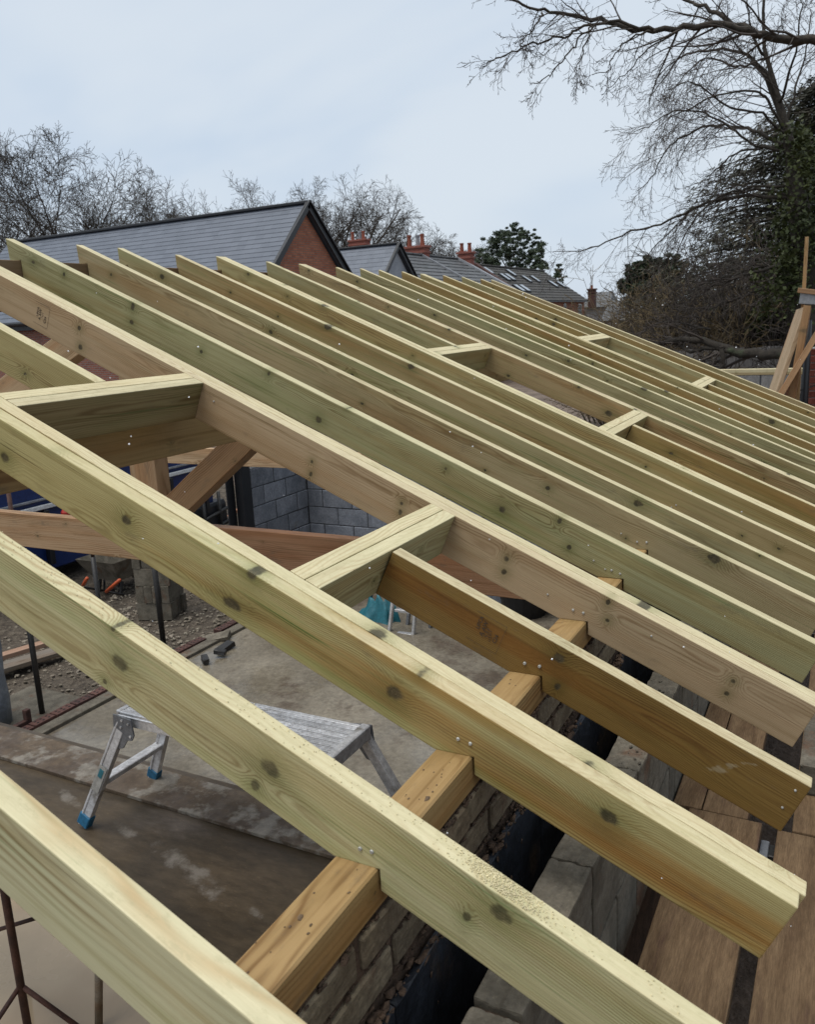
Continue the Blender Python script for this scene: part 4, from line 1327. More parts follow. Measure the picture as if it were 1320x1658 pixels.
# black tub and pipes near the far end of the slab
tb_ = empty('black_tub', (-2.75, 7.0, -2.4), 'black rubber tub standing on the slab under the pinkish rafter', 'tub')
c = at_z(850, 992, -2.4)
obj('shell', MB().tube([(c.x, c.y, -2.4), (c.x, c.y, -2.1), (c.x, c.y, -2.08)], [.24, .30, .32], 20), M['black_paint'], tb_, smooth=False)
obj('rim', MB().tube([(c.x, c.y, -2.082), (c.x, c.y, -2.05)], [.325, .33], 20), M['steel_dark'], tb_)
c2 = at_z(893, 985, -2.4)
for k in range(3):
    o = obj('pipe_offcut', MB().tube([(c2.x + .12 * k - .1, c2.y + .1 * k, -2.4), (c2.x + .12 * k - .1, c2.y + .1 * k + .02, -2.15 + .06 * k)], 0.035, 10), M['alu_dark'] if k == 1 else M['black_paint'], smooth=True)
    tag(o, ['shortest black pipe', 'grey metal pipe', 'tallest black pipe'][k] + ' standing upright beside the black tub', 'pipe', 'short pipes beside the black tub')

# ------------------------------------------------------------------ details on the rafters
# stamps
def stamp(raft, X, Zdrop, lines, size, rot, frame=True):
    root = RF[raft]
    lx, lz = l2(X, top(X) - Zdrop)

    def place(o, dx, dz):
        o.parent = root
        o.location = (lx + dx, -0.0006, lz + dz)

    for i, (txt, dx, dz, s) in enumerate(lines):
        cu = bpy.data.curves.new('grade_stamp', 'FONT')
        cu.body = txt
        cu.size = s
        cu.align_x = 'CENTER'
        cu.align_y = 'CENTER'
        cu.offset = s * 0.018
        tmp = bpy.data.objects.new('grade_stamp', cu)
        COL.objects.link(tmp)
        bpy.context.view_layer.update()
        me = bpy.data.meshes.new_from_object(tmp.evaluated_get(bpy.context.evaluated_depsgraph_get()))
        bpy.data.objects.remove(tmp)
        me.materials.clear()
        me.materials.append(M['ink'])
        o = bpy.data.objects.new('grade_stamp', me)
        COL.objects.link(o)
        place(o, dx, dz)
        o.rotation_euler = (math.pi / 2, rot, 0)
    if frame:
        w_, h_ = size
        fm = MB()
        t = 0.0007
        fm.box((-w_, -.0004, -h_), (w_, 0, -h_ + t)).box((-w_, -.0004, h_ - t), (w_, 0, h_)).box((w_ - t, -.0004, -h_ + t), (w_, 0, h_ - t))
        o = obj('stamp_frame', fm, M['ink'])
        place(o, 0, 0)


R90 = -math.pi / 2
stamp('C', -0.145, 0.078, [('UFCA', -.026, .016, .015), ('A AW', -.010, .006, .017), ('C II II', .001, .0, .012), ('I LI I', .010, .0, .012), ('I I L', .016, -.012, .010), ('C24', .029, -.004, .015)], (0.045, 0.043), R90)
stamp('R0a', -2.18, 0.075, [('UFCA', -.022, .006, .015), ('A AW', -.008, .0, .017), ('I LI I', .005, .0, .012), ('C24', .022, -.012, .016)], (0.040, 0.042), R90)
stamp('R5a', -2.25, 0.088, [('UFCA', -.028, -.004, .017), ('A AW', -.008, -.004, .020), ('I LI', .010, -.004, .016), ('C24', .026, -.012, .016)], (0.040, 0.044), R90)

# sawdust on the nearest rafters
sd = MB()
rg = random.Random(77)
for k in range(900):
    X = rg.gauss(0.215, 0.035)
    if not 0.12 < X < 0.31:
        continue
    Yq = rg.uniform(0.004, 0.041)
    s = rg.uniform(.0005, .0016)
    sd.blob((X, Yq, top(X) + .0006), s, rg, 1, .4)
for k in range(250):
    X = rg.uniform(-0.9, 0.5)
    Yq = rg.uniform(0.003, 0.042)
    sd.blob((X, Yq, top(X) + .0003), rg.uniform(.0006, .0015), rg, 1, .4)
tag(obj('sawdust', sd, M['sawdust'], kind='stuff'), 'patch of sawdust on top of the second nearest rafter', 'sawdust')
cp = MB()
for k in range(55):
    Yq = rg.uniform(-0.42, 0.8)
    X = rg.uniform(-.084, -.004)
    big = rg.random() < .05
    cp.blob((X, Yq, 0.001), rg.uniform(.003, .006) if big else rg.uniform(.0008, .0024), rg, 1, .45, (1, 1.6, .4))
tag(obj('wood_debris', cp, rough_mat('chips', (0.10, 0.065, 0.04), (0.24, 0.16, 0.09), 30, 3, 0.9, 0.2), kind='stuff'), 'mud crumbs and wood chips on the near wall plate', 'debris')

# extra nails in the ends and headers
for raft, X, Zd in (('C', .60, .03), ('C', .575, .09), ('R0a', -.12, .095), ('R0a', .19, .05), ('R0a', -1.35, .05), ('R1', -.1, .1), ('R1', -.06, .11), ('R2', -.1, .1)):
    n_ = obj('nail', nail_me, None)
    n_.parent = RF[raft]
    lx, lz = l2(X, top(X) - Zd)
    n_.location = (lx, 0, lz)
    n_.scale = (.7, .7, .7)

# ------------------------------------------------------------------ right side : pier, downpipe, braces, timber plate, fence
pr = empty('brick_pier', (0.42, 9.1, -2.5), 'red brick pier with a black downpipe at the right edge', 'pier')
pbk = [MB().box((0, 0, 0), (0.215, 0.10, 0.065)).mesh('brick', M['brick_one'], 0.004, False, 0.0025, s) for s in range(3)]
obj('core', MB().box((0.256, 9.008, -2.6), (0.90, 9.35, 0.42)), rough_mat('pier_mortar', (0.25, 0.23, 0.21), (0.36, 0.34, 0.31), 12, 4, .95, .5), pr)
for c in range(14):
    z = 0.42 - 0.070 - c * 0.075
    X = 0.25
    k = 0
    while X < 0.88:
        L = 0.1025 if (k == 0 and c % 2) else 0.215
        o = obj('brick', R0.choice(pbk), None, pr)
        o.location = Vector((X, 9.0 + R0.uniform(-.003, .003), z)) - pr.location
        o.scale = (L / .215, 1, 1)
        X += L + .01
        k += 1
o = obj('downpipe', MB().tube([(0.205, 8.93, -2.5), (0.215, 8.93, -0.15), (0.215, 8.93, 0.72)], 0.034, 12), M['black_paint'], pr, smooth=True)
obj('bracket', MB().bar((0.15, 8.9, -.02), (0.36, 8.985, .05), .012, .012), M['steel_dark'], pr)


def brace(a, b, w, d, Ya, Yb, c, label, up=(0, 1, 0)):
    A, B = at_y(*a, Ya), at_y(*b, Yb)
    D = (A - B).normalized()
    A = A + D * ((A.z + 0.60) / max(0.2, -D.z)) if A.z > -0.6 else A
    o = beam('brace', A, B, d, w, M['sawn'], c, up=up)
    return tag(o, label, 'brace', 'raw timbers leaning at the right')


obj_ = obj('scaffold_deck', MB().box((-0.9, 8.2, -0.66), (1.2, 8.98, -0.602)), M['board'], bevel=0.004)
tag(obj_, 'far scaffold boards on which the leaning timbers stand', 'scaffold deck')
brace((1252, 640), (1300, 500), 0.27, 0.045, 8.55, 8.75, (0.46, 0.34, 0.22), 'wide pale board leaning left of the other timbers', (0.35, -1, 0))
brace((1283, 640), (1308, 497), 0.165, 0.07, 8.45, 8.6, (0.30, 0.17, 0.075), 'thick brown timber with a cut top leaning against the pier', (0, 1, 0))
brace((1264, 640), (1345, 505), 0.15, 0.06, 8.30, 8.55, (0.36, 0.21, 0.105), 'front timber slanting to the right edge', (0, 1, 0))
brace((1275, 640), (1301, 575), 0.06, 0.045, 8.66, 8.76, (0.34, 0.18, 0.12), 'short reddish batten tucked between the leaning timbers', (0, 1, 0))
A, B = at_y(1297, 560, 8.82), at_y(1307, 384, 8.82)
o = beam('tall_batten', A + (A - B) * 0.9, B, 0.035, 0.05, M['sawn'], (0.42, 0.27, 0.13), up=(0, 1, 0))
tag(o, 'tall thin batten standing upright above the leaning timbers', 'batten')
p = at_y(1316, 485, 8.75)
o = obj('grey_hood', MB().bar(p + Vector((-.12, 0, .02)), p + Vector((.25, 0, -.02)), .10, .12), M['lead'], bevel=0.006)
o2 = beam('cap_timber', p + Vector((-.14, -.02, .10)), p + Vector((.30, -.02, .02)), .09, .05, M['sawn'], (0.33, 0.2, 0.11))
tag(o, 'grey metal cover on top of the brick pier', 'cover')
tag(o2, 'short timber capping the grey cover at the right edge', 'timber')

ew = empty('far_wall', (-0.6, 9.6, -2.5), 'grey block wall topped by a new timber plate beyond the roof end', 'wall')
obj('core', MB().box((-1.6, 9.506, -2.6), (0.19, 9.594, 0.108)), mort_g, ew)
wb_ = rough_mat('pale_block', (0.20, 0.195, 0.19), (0.30, 0.29, 0.28), 6, 5, 0.9, 0.5, 0.008)
pblk = MB().box((0, 0, 0), (0.43, 0.10, 0.215)).mesh('block', wb_, 0.006, False, 0.003, 2)
for c in range(3):
    X = -1.6 + (0.215 if c % 2 else 0)
    while X < -0.1:
        o = obj('block', pblk, None, ew)
        o.location = Vector((X, 9.5, 0.108 - .217 - c * .225)) - ew.location
        X += 0.44
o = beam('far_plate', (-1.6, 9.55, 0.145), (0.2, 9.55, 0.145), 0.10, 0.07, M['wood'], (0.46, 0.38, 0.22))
tag(o, 'pale timber plate on top of the far grey block wall', 'wall plate')

fe = empty('board_fence', (-1.5, 16, -2.5), 'weathered grey vertical board fence behind the fallen branch', 'fence')
fbm = [MB().box((0, 0, -2.2), (0.145, 0.02, 0)).mesh('board', M['fence'], 0.002, False, 0.002, s) for s in range(3)]
for k in range(34):
    o = obj('board', R0.choice(fbm), None, fe)
    o.location = Vector((-3.6 + k * .152, 16.0 + R0.uniform(-.006, .006), 0.14 + R0.uniform(-.025, .025))) - fe.location
obj('rail', MB().box((-3.6, 16.03, -0.3), (1.6, 16.08, -0.2)), M['fence'], fe)

# ------------------------------------------------------------------ houses
def slope_courses(parent, x0, x1, ye, ze, yr, zr, n, mat, name='slate_course'):
    """stepped slate courses on a slope between eaves and ridge, running along x"""
    sx = Vector((0, yr - ye, zr - ze))
    nrm = Vector((0, -(zr - ze), yr - ye)).normalized()
    if nrm.z < 0:
        nrm = -nrm
    for k in range(n):
        a = Vector((0, ye, ze)) + sx * (k / n)
        b = Vector((0, ye, ze)) + sx * ((k + 1.0) / n)
        lo = a + nrm * 0.027
        hi = b + nrm * 0.016
        q = [(x0, a.y, a.z), (x0, lo.y, lo.z), (x0, hi.y, hi.z), (x0, b.y, b.z)]
        p = [(x1, t[1], t[2]) for t in q]
        obj(name, MB().poly(q + p, [(0, 1, 2, 3), (7, 6, 5, 4), (0, 4, 5, 1), (1, 5, 6, 2), (2, 6, 7, 3), (3, 7, 4, 0)]), mat, parent)


def gable_house_x(name, label, Xg, Xl, apex, eave_y, eave_z, n, wallmat, bargemat, gablemat=None):
    """house with its ridge along x, gable end facing +x at Xg"""
    yr, zr = apex
    ye, ze = eave_y, eave_z
    yb = 2 * yr - ye
    t = empty(name, ((Xg + Xl) / 2, yr, -2.6), label, 'house')
    ov = 0.18
    slope_courses(t, Xl, Xg + ov - .03, ye, ze, yr, zr, n, M['slate'])
    obj('back_roof', MB().poly([(Xl, yr, zr), (Xg + ov - .03, yr, zr), (Xg + ov - .03, yb, ze), (Xl, yb, ze), (Xl, yr, zr - .06), (Xg + ov - .03, yr, zr - .06), (Xg + ov - .03, yb, ze - .06), (Xl, yb, ze - .06)],
                               [(0, 1, 2, 3), (7, 6, 5, 4), (0, 4, 5, 1), (1, 5, 6, 2), (2, 6, 7, 3), (3, 7, 4, 0)]), M['slate'], t)
    obj('ridge', MB().bar((Xl, yr, zr + .05), (Xg + ov, yr, zr + .05), .26, .10), M['black_paint'], t, bevel=0.02)
    i = 0.30
    gp = [(ye + i, -2.6), (yb - i, -2.6), (yb - i, ze + .05), (yr, zr - i + .05), (ye + i, ze + .05)]
    pts = [(Xg, y, z) for y, z in gp] + [(Xg - .3, y, z) for y, z in gp]
    nn = len(gp)
    gw = MB().poly(pts, [tuple(range(nn)), tuple(reversed(range(nn, 2 * nn)))] + [(k, k + nn, (k + 1) % nn + nn, (k + 1) % nn) for k in range(nn)])
    obj('gable_wall', gw, gablemat or wallmat, t)
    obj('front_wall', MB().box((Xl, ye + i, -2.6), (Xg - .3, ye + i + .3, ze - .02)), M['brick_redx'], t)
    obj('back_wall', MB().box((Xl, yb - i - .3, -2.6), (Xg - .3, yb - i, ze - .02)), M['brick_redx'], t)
    obj('end_wall', MB().box((Xl, ye + i + .3, -2.6), (Xl + .3, yb - i - .3, ze)), wallmat, t)
    for yb_, s in ((ye, 1), (yb, -1)):
        a, b = Vector((Xg + ov, yb_ - .05 * s, ze - .08)), Vector((Xg + ov, yr, zr - .02))
        obj('bargeboard', MB().bar(a, b, .05, .26, (0, -(zr - ze) * s, abs(yr - yb_))), bargemat, t, bevel=0.006)
        obj('verge', MB().bar(a + Vector((.05, 0, .17)), b + Vector((.05, 0, .12)), .10, .05, (0, -(zr - ze) * s, abs(yr - yb_))), bargemat, t, bevel=0.006)
    obj('gutter', MB().tube([(Xl, ye - .05, ze - .06), (Xg + ov, ye - .05, ze - .06)], 0.075, 8), M['black_paint'], t)
    obj('fascia', MB().box((Xl, ye + .04, ze - .30), (Xg + ov - .05, ye + .08, ze - .04)), M['black_paint'], t)
    obj('soffit', MB().box((Xl, ye + .08, ze - .30), (Xg + ov - .05, ye + i, ze - .26)), M['black_paint'], t)
    return t


a = at_x(492, 331, -16)
e = at_x(404, 492, -16)
l = at_y(14, 398, a.y)
house1 = gable_house_x('slate_house', 'new slate roofed house with a red brick gable and black bargeboards at left', -16, l.x, (a.y, a.z), e.y - 0.1, e.z - 0.1, 21, M['brick_red'], M['black_paint'])
a2 = at_x(641, 396, -20)
l2_ = at_y(545, 408, a2.y)
pitch = (a.z - e.z) / (a.y - e.y)
gable_house_x('slate_house', 'small slate roofed house with a grey gable behind the red brick one', -20, l2_.x - 3, (a2.y, a2.z), a2.y - 3.4, a2.z - 3.4 * pitch, 15, M['brick_red'], M['black_paint'],
              rough_mat('grey_gable', (0.26, 0.28, 0.31), (0.33, 0.35, 0.38), 2, 4, .8, .2))


def chimney(px0, px1, py0, py1, Y, label, depth=0.7, pots=3, potpx=16, mat=None):
    A, B = at_y(px0, py1, Y), at_y(px1, py0, Y)
    t = empty('chimney', ((A.x + B.x) / 2, Y, A.z), label, 'chimney', 'red brick chimneys on the old roofs')
    obj('stack', MB().box((A.x, Y, A.z - 1.2), (B.x, Y + depth, B.z - .22)), mat or M['brick_chim'], t)
    obj('cap_course', MB().box((A.x - .07, Y - .07, B.z - .55), (B.x + .07, Y + depth + .07, B.z - .42)), mat or M['brick_chim'], t, bevel=0.01)
    obj('cap_course', MB().box((A.x - .10, Y - .10, B.z - .22), (B.x + .10, Y + depth + .10, B.z - .08)), mat or M['brick_chim'], t, bevel=0.01)
    hp = potpx / FPX * (B - CAM).dot(CF)
    for k in range(pots):
        x = A.x + (B.x - A.x) * (k + .5) / pots
        yk = Y + depth * (.3 + .4 * (k % 2))
        obj('pot', MB().tube([(x, yk, B.z - .08), (x, yk, B.z + hp * .8), (x, yk, B.z + hp * .82), (x, yk, B.z + hp)], [.15, .12, .15, .15], 10), M['pot'] if k != 1 or pots == 2 else M['lead'], t)
    return t


# terrace with ridge running away from us
def ridge_y_house(name, label, Xr, ridge_px, Y0, Y1, drop, run, roofmat, n, wall=True):
    A = at_x(*ridge_px[0], Xr)
    zr = A.z
    t = empty(name, (Xr, (Y0 + Y1) / 2, -2.6), label, 'house')
    nn = Vector((drop, 0, run)).normalized()
    for s in (1, -1):
        for k in range(n if s > 0 else 1):
            m_ = n if s > 0 else 1
            f0, f1 = k / m_, (k + 1) / m_
            # from ridge down
            p0 = Vector((Xr + s * run * f0, 0, zr - drop * f0))
            p1 = Vector((Xr + s * run * f1, 0, zr - drop * f1))
            q0 = p0 + Vector((nn.x * s, 0, nn.z)) * .02
            q1 = p1 + Vector((nn.x * s, 0, nn.z)) * .06
            pts = []
            for Y in (Y0, Y1):
                pts += [(p0.x, Y, p0.z), (q0.x, Y, q0.z), (q1.x, Y, q1.z), (p1.x, Y, p1.z)]
            obj('slate_course', MB().poly(pts, [(0, 1, 2, 3), (7, 6, 5, 4), (0, 4, 5, 1), (1, 5, 6, 2), (2, 6, 7, 3), (3, 7, 4, 0)]), roofmat, t)
    obj('ridge_tiles', MB().bar((Xr, Y0, zr + .06), (Xr, Y1, zr + .06), .3, .12), roofmat, t, bevel=0.03)
    xe = Xr + run - .35
    ze = zr - drop
    gp = [(Xr - run + .35, -2.6), (xe, -2.6), (xe, ze + .1), (Xr, zr - .12), (Xr - run + .35, ze + .1)]
    pts = [(x, Y0 + .1, z) for x, z in gp] + [(x, Y1 - .1, z) for x, z in gp]
    obj('wall', MB().poly(pts, [tuple(range(5)), tuple(reversed(range(5, 10)))] + [(k, k + 5, (k + 1) % 5 + 5, (k + 1) % 5) for k in range(5)]), M['brick_red'], t)
    obj('gutter', MB().box((Xr + run - .02, Y0, ze - .10), (Xr + run + .10, Y1, ze - .0)), M['black_paint'], t)
    return t, A, zr, ze


h3, A3, z3, e3 = ridge_y_house('terrace_house', 'old grey slate terrace roof between two red chimneys', -24, [(700, 416.5)], 41.3, 53.95, 4.0, 7.0, M['slate_old'], 16)
# raised verge lines with flashings
obj('verge_flashing', MB().bar((-24, 53.9, z3 + .12), (-17.2, 53.9, z3 - 3.8), .35, .14), M['lead'], h3)
obj('verge_flashing', MB().bar((-24, 48.3, z3 + .10), (-17.2, 48.3, z3 - 3.8), .2, .12), M['lead'], h3)
chimney(657, 687, 395, 428, 48.4, 'left red brick chimney with a metal cowl on the terrace roof', pots=3)
chimney(742, 761, 405, 431, 54.0, 'right red brick chimney with two pots at the end of the terrace roof', pots=2, potpx=12)
chimney(566, 591, 385, 408, 60.0, 'chimney rising behind the grey gabled house', pots=3, potpx=11)
h4, A4, z4, e4 = ridge_y_house('rooflight_house', 'dark roofed old house with a row of rooflights and a white window', -24, [(825, 435)], 57.0, 72.4, 2.72, 4.0, M['tile_dark'], 12)
obj('parapet', MB().bar((-24, 56.95, z4 + .08), (-20, 56.95, z4 - 2.62), .5, .22), M['perf_brick'], h4)
sl4 = Vector((4.0, 0, -2.72)).normalized()
n4 = Vector((2.72, 0, 4.0)).normalized()


def on_roof4(px, py):
    d = ray(px, py)
    p0 = Vector((-24, 0, z4)) + n4 * 0.10
    return CAM + d * ((p0 - CAM).dot(n4) / d.dot(n4))


for (px, py, w) in ((791, 438.5, .62), (818, 449, .7), (826, 449, .7), (828, 442, .6), (853, 452, .6), (867, 452, .6), (896, 460, .7), (909, 461, .7), (841, 467, .8), (850, 467, .8)):
    c = on_roof4(px, py)
    f_ = obj('rooflight', MB().bar(c - sl4 * .48, c + sl4 * .48, w, .10, n4), M['black_paint'], h4, bevel=0.01)
    g_ = obj('pane', MB().bar(c - sl4 * .40 + n4 * .055, c + sl4 * .40 + n4 * .055, w - .18, .02, n4), M['glass'], f_)
    g_.location = (0, 0, 0)
xe4 = -20.35
for (px, w) in ((939, .95), (915, .6)):
    c = at_x(px, 501, xe4 + .02)
    f_ = obj('window', MB().box((xe4 - .02, c.y - w / 2, c.z - .45), (xe4 + .06, c.y + w / 2, c.z + .45)), M['white'], h4)
    for k in (0, 1):
        g_ = obj('pane', MB().box((xe4 + .055, c.y - w / 2 + .1 + k * (w / 2 - .05), c.z - .36), (xe4 + .07, c.y - .05 + k * (w / 2 - .05), c.z + .36)), M['black_paint'], f_)
        g_.location = (0, 0, 0)
chimney(952, 963, 466, 480, 88.0, 'distant brown chimney right of the dark rooflight house', pots=1, potpx=4, mat=M['perf_brick'])
for i, (px0, px1, py, Y, h_, lab) in enumerate([(958, 992, 474, 92, 4.2, 'small distant house with a grey roof in the gap between trees'), (990, 1030, 487, 70, 3, 'low distant shed roof in front of the dark evergreens')]):
    A, B = at_y(px0, py, Y), at_y(px1, py, Y)
    t = empty('distant_house', ((A.x + B.x) / 2, Y, -2.6), lab, 'house')
    obj('roof', MB().poly([(A.x, Y, A.z), (B.x, Y, A.z), (B.x + .4, Y - 2.5, A.z - 1.6), (A.x - .4, Y - 2.5, A.z - 1.6), (A.x - .4, Y + 2.5, A.z - 1.6), (B.x + .4, Y + 2.5, A.z - 1.6)],
                          [(0, 1, 2, 3), (1, 0, 4, 5), (0, 3, 4), (1, 5, 2), (2, 5, 4, 3)]), M['slate_old'], t)
    obj('wall', MB().box((A.x - .1, Y - 2.2, -2.6), (B.x + .1, Y + 2.2, A.z - 1.62)), M['fence'], t)

# ------------------------------------------------------------------ trees
def grow(mb, rng, p, d, L, r, lvl, spec):
    sp = spec[lvl]
    n = sp['seg']
    pts, rad = [Vector(p)], [r]
    d = Vector(d).normalized()
    dirs = [d.copy()]
    env = spec.get('env')
    for i in range(n):
        d = d + Vector((rng.uniform(-1, 1), rng.uniform(-1, 1), rng.uniform(-1, 1))) * sp['wob'] + Vector((0, 0, sp['up']))
        d.normalize()
        nx = pts[-1] + d * (L / n)
        if env and lvl > 0 and (nx.x / env[1]) ** 2 + (nx.y / env[1]) ** 2 + ((nx.z - env[0]) / env[2]) ** 2 > 1.0 + 0.12 * math.sin(nx.x * 1.9 + nx.z * 1.3):
            break
        pts.append(nx)
        rad.append(max(r * (1 - sp['taper'] * (i + 1) / n), spec['rmin']))
        dirs.append(d.copy())
    if len(pts) < 2:
        return
    n = len(pts) - 1
    mb[min(lvl, 1)].tube(pts, rad, sp['sides'], caps=False)
    if lvl + 1 < spec['levels']:
        c = sp['kids']
        ph = rng.uniform(0, 6.28)
        for k in range(c):
            t = sp['from'] + (1 - sp['from']) * (k + rng.random()) / c
            fi = t * n
            i = min(int(fi), n - 1)
            q = pts[i].lerp(pts[i + 1], fi - i)
            ax = dirs[i]
            s = ax.cross(Vector((0.21, 0.37, 0.9)))
            if s.length < 1e-3:
                s = Vector((1, 0, 0))
            s.normalize()
            u = ax.cross(s)
            ph += 2.4 + rng.uniform(-.5, .5)
            ang = math.radians(rng.uniform(*sp['ang']))
            nd = ax * math.cos(ang) + (s * math.cos(ph) + u * math.sin(ph)) * math.sin(ang)
            rr = (rad[i] + (rad[i + 1] - rad[i]) * (fi - i)) * rng.uniform(.45, .7)
            grow(mb, rng, q, nd, L * sp['len'] * rng.uniform(.7, 1.15) * (1.15 - .45 * t), max(rr, spec['rmin']), lvl + 1, spec)


def bare_tree(base, height, seed, label, mat_t, mat_c, rmin, dense=1.0, spread=1.0, levels=5, group='bare winter trees', trunk_r=None, name='bare_tree'):
    rng = random.Random(seed)
    spec = {'levels': levels, 'rmin': rmin, 'env': (height * .60, height * .46 * spread, height * .43),
            0: dict(seg=7, wob=.07, up=.02, taper=.70, sides=7, kids=int(14 * dense), ang=(34 * spread, 72 * spread), len=1.0, **{'from': .24}),
            1: dict(seg=8, wob=.15, up=.045, taper=.80, sides=5, kids=int(12 * dense), ang=(26, 60), len=.50, **{'from': .16}),
            2: dict(seg=6, wob=.19, up=.02, taper=.82, sides=4, kids=int(8 * dense), ang=(26, 60), len=.48, **{'from': .12}),
            3: dict(seg=4, wob=.22, up=.01, taper=.8, sides=3, kids=int(5 * dense), ang=(26, 60), len=.55, **{'from': .12}),
            4: dict(seg=2, wob=.2, up=.0, taper=.7, sides=3, kids=0, ang=(20, 50), len=.5, **{'from': .1})}
    mb = [MB(), MB()]
    grow(mb, rng, (0, 0, 0), (rng.uniform(-.05, .05), rng.uniform(-.05, .05), 1), height * .62, trunk_r or height * .032, 0, spec)
    t = empty(name, base, label, 'tree', group, worldkids=False)
    obj('trunk', mb[0], mat_t, t, smooth=True)
    obj('crown', mb[1], mat_c, t)
    return t


def tree_at(px, py_top, Y, seed, label, gz=-2.6, **kw):
    tpt = at_y(px, py_top, Y)
    return bare_tree((tpt.x, Y, gz), tpt.z - gz, seed, label, M['bark'], kw.pop('mat', M['twig_far']), **kw)


tree_at(92, 212, 62, 3, 'large bare oak rising behind the slate roof at the far left', rmin=.017, dense=1.2, spread=1.15, trunk_r=.42)
tree_at(190, 300, 70, 14, 'smaller bare tree at the right side of the far left oak', rmin=0.012, dense=1.0, spread=1.1)
tree_at(-40, 300, 66, 18, 'bare tree cut by the left edge of the picture', rmin=0.012, dense=1.0)
tree_at(405, 268, 78, 21, 'bare tree standing behind the middle of the slate ridge', rmin=0.014, dense=1.1, spread=1.15)
tree_at(515, 268, 72, 8, 'bare tree standing just behind the brick gable', rmin=0.013, dense=1.1, spread=1.2)
tree_at(350, 330, 84, 23, 'low bare tree left of the one behind the slate ridge', rmin=0.017, dense=1.0)
tree_at(272, 345, 95, 24, 'hazy small bare tree just above the slate ridge', rmin=0.017, dense=.9)
tree_at(625, 350, 84, 29, 'bare tree filling the gap behind the grey gabled house', rmin=0.015, dense=1.1, spread=1.2)
tree_at(728, 388, 100, 33, 'pale bare tree left of the right red chimney', rmin=0.017, dense=1.0)
tree_at(762, 392, 104, 34, 'pale bare tree right of the right red chimney', rmin=0.017, dense=1.0)


def leaf_cloud(mb, rng, c, r, n, size, squash=(1, 1, 1), droop=0.0, aspect=2.2):
    c = Vector(c)
    for k in range(n):
        while True:
            p = Vector((rng.uniform(-1, 1), rng.uniform(-1, 1), rng.uniform(-1, 1)))
            if 0.05 < p.length < 1:
                break
        p = p * (0.55 + 0.45 * rng.random())
        q = c + Vector((p.x * r * squash[0], p.y * r * squash[1], p.z * r * squash[2]))
        a = Vector((rng.uniform(-1, 1), rng.uniform(-1, 1), rng.uniform(-.6, .6) - droop)).normalized()
        b = a.cross(Vector((rng.uniform(-1, 1), rng.uniform(-1, 1), rng.uniform(-1, 1)))).normalized()
        s = size * rng.uniform(.6, 1.3)
        a, b = a * s * aspect / 2, b * s / 2
        mb.poly([q - a, q + b * .9, q + a, q - b * .9], [(0, 1, 2, 3)])


def evergreen(base, pts, label, mat, seed, leaf, count, group, trunk_h, trunk_r=.3, limbs=True):
    """pts : list of (centre, radius) clumps in world space"""
    rng = random.Random(seed)
    t = empty('evergreen_tree', base, label, 'tree', group)
    tk = MB()
    b = Vector(base)
    tk.tube([b, b + Vector((0, 0, trunk_h * .5)), b + Vector((.1, 0, trunk_h))], [trunk_r, trunk_r * .7, trunk_r * .25], 7)
    cr = MB()
    for c, r in pts:
        c = Vector(c)
        if limbs:
            s = b + Vector((0, 0, max(.3, (c.z - b.z) * .72)))
            tk.tube([s, s.lerp(c, .55) + Vector((0, 0, -.1)), c], [trunk_r * .3, trunk_r * .18, trunk_r * .06], 4, caps=False)
        for k in range(20):
            d = Vector((rng.gauss(0, .55), rng.gauss(0, .55), rng.gauss(0, .45)))
            leaf_cloud(cr, rng, c + d * r, r * rng.uniform(.16, .42), int(count * .42), leaf, (1.15, 1.15, .7), -0.1)
    obj('trunk', tk, M['bark'], t, smooth=True)
    obj('crown', cr, mat, t)
    return t


# scots pine behind the rooflight house
Yp = 92
pp = [(790, 415, 17), (800, 398, 16), (815, 383, 15), (826, 374, 12), (835, 392, 16), (818, 408, 17), (850, 385, 12), (862, 396, 14), (868, 410, 14), (850, 412, 17), (838, 425, 17), (805, 425, 15), (868, 427, 12), (786, 428, 10), (874, 434, 9)]
pp = [(a_, b_, c_ * 1.22) for a_, b_, c_ in pp]
base = at_y(828, 470, Yp)
evergreen((base.x, Yp, -2.6), [(at_y(x, y, Yp + R0.uniform(-2, 2)), r / FPX * (at_y(x, y, Yp) - CAM).dot(CF)) for x, y, r in pp],
          'scots pine with two rounded tops behind the rooflight house', M['needle'], 41, .11, 260, 'dark evergreens on the skyline', 7.5, .32)
Yq = 85
evergreen((at_y(905, 470, Yq).x, Yq, -2.6), [(at_y(905 + dx, y, Yq), r / FPX * 95) for dx, y, r in ((0, 430, 2.5), (0, 438, 4), (-1, 446, 5.5), (1, 455, 7), (0, 464, 8))],
          'thin pointed conifer right of the rooflight house', M['needle'], 43, .16, 22, 'dark evergreens on the skyline', 6.5, .12, limbs=False)
Yk = 40
kk = [(1040, 440, 16), (1070, 445, 20), (1018, 462, 14), (1088, 470, 18), (1040, 465, 18), (1025, 452, 16), (1032, 432, 12), (1022, 476, 13), (1045, 448, 17), (1062, 436, 16), (1080, 428, 13), (1092, 440, 15), (1075, 455, 18), (1050, 474, 16), (1100, 458, 14), (1032, 488, 14), (1062, 484, 14)]
evergreen((at_y(1055, 490, Yk).x, Yk, -2.6), [(at_y(x, y, Yk + R0.uniform(-1, 1)), 1.3 * r / FPX * (at_y(x, y, Yk) - CAM).dot(CF)) for x, y, r in kk],
          'dense dark holly clump standing above the bare hedge', M['holly'], 47, .10, 190, 'dark evergreens on the skyline', 4.5, .2)

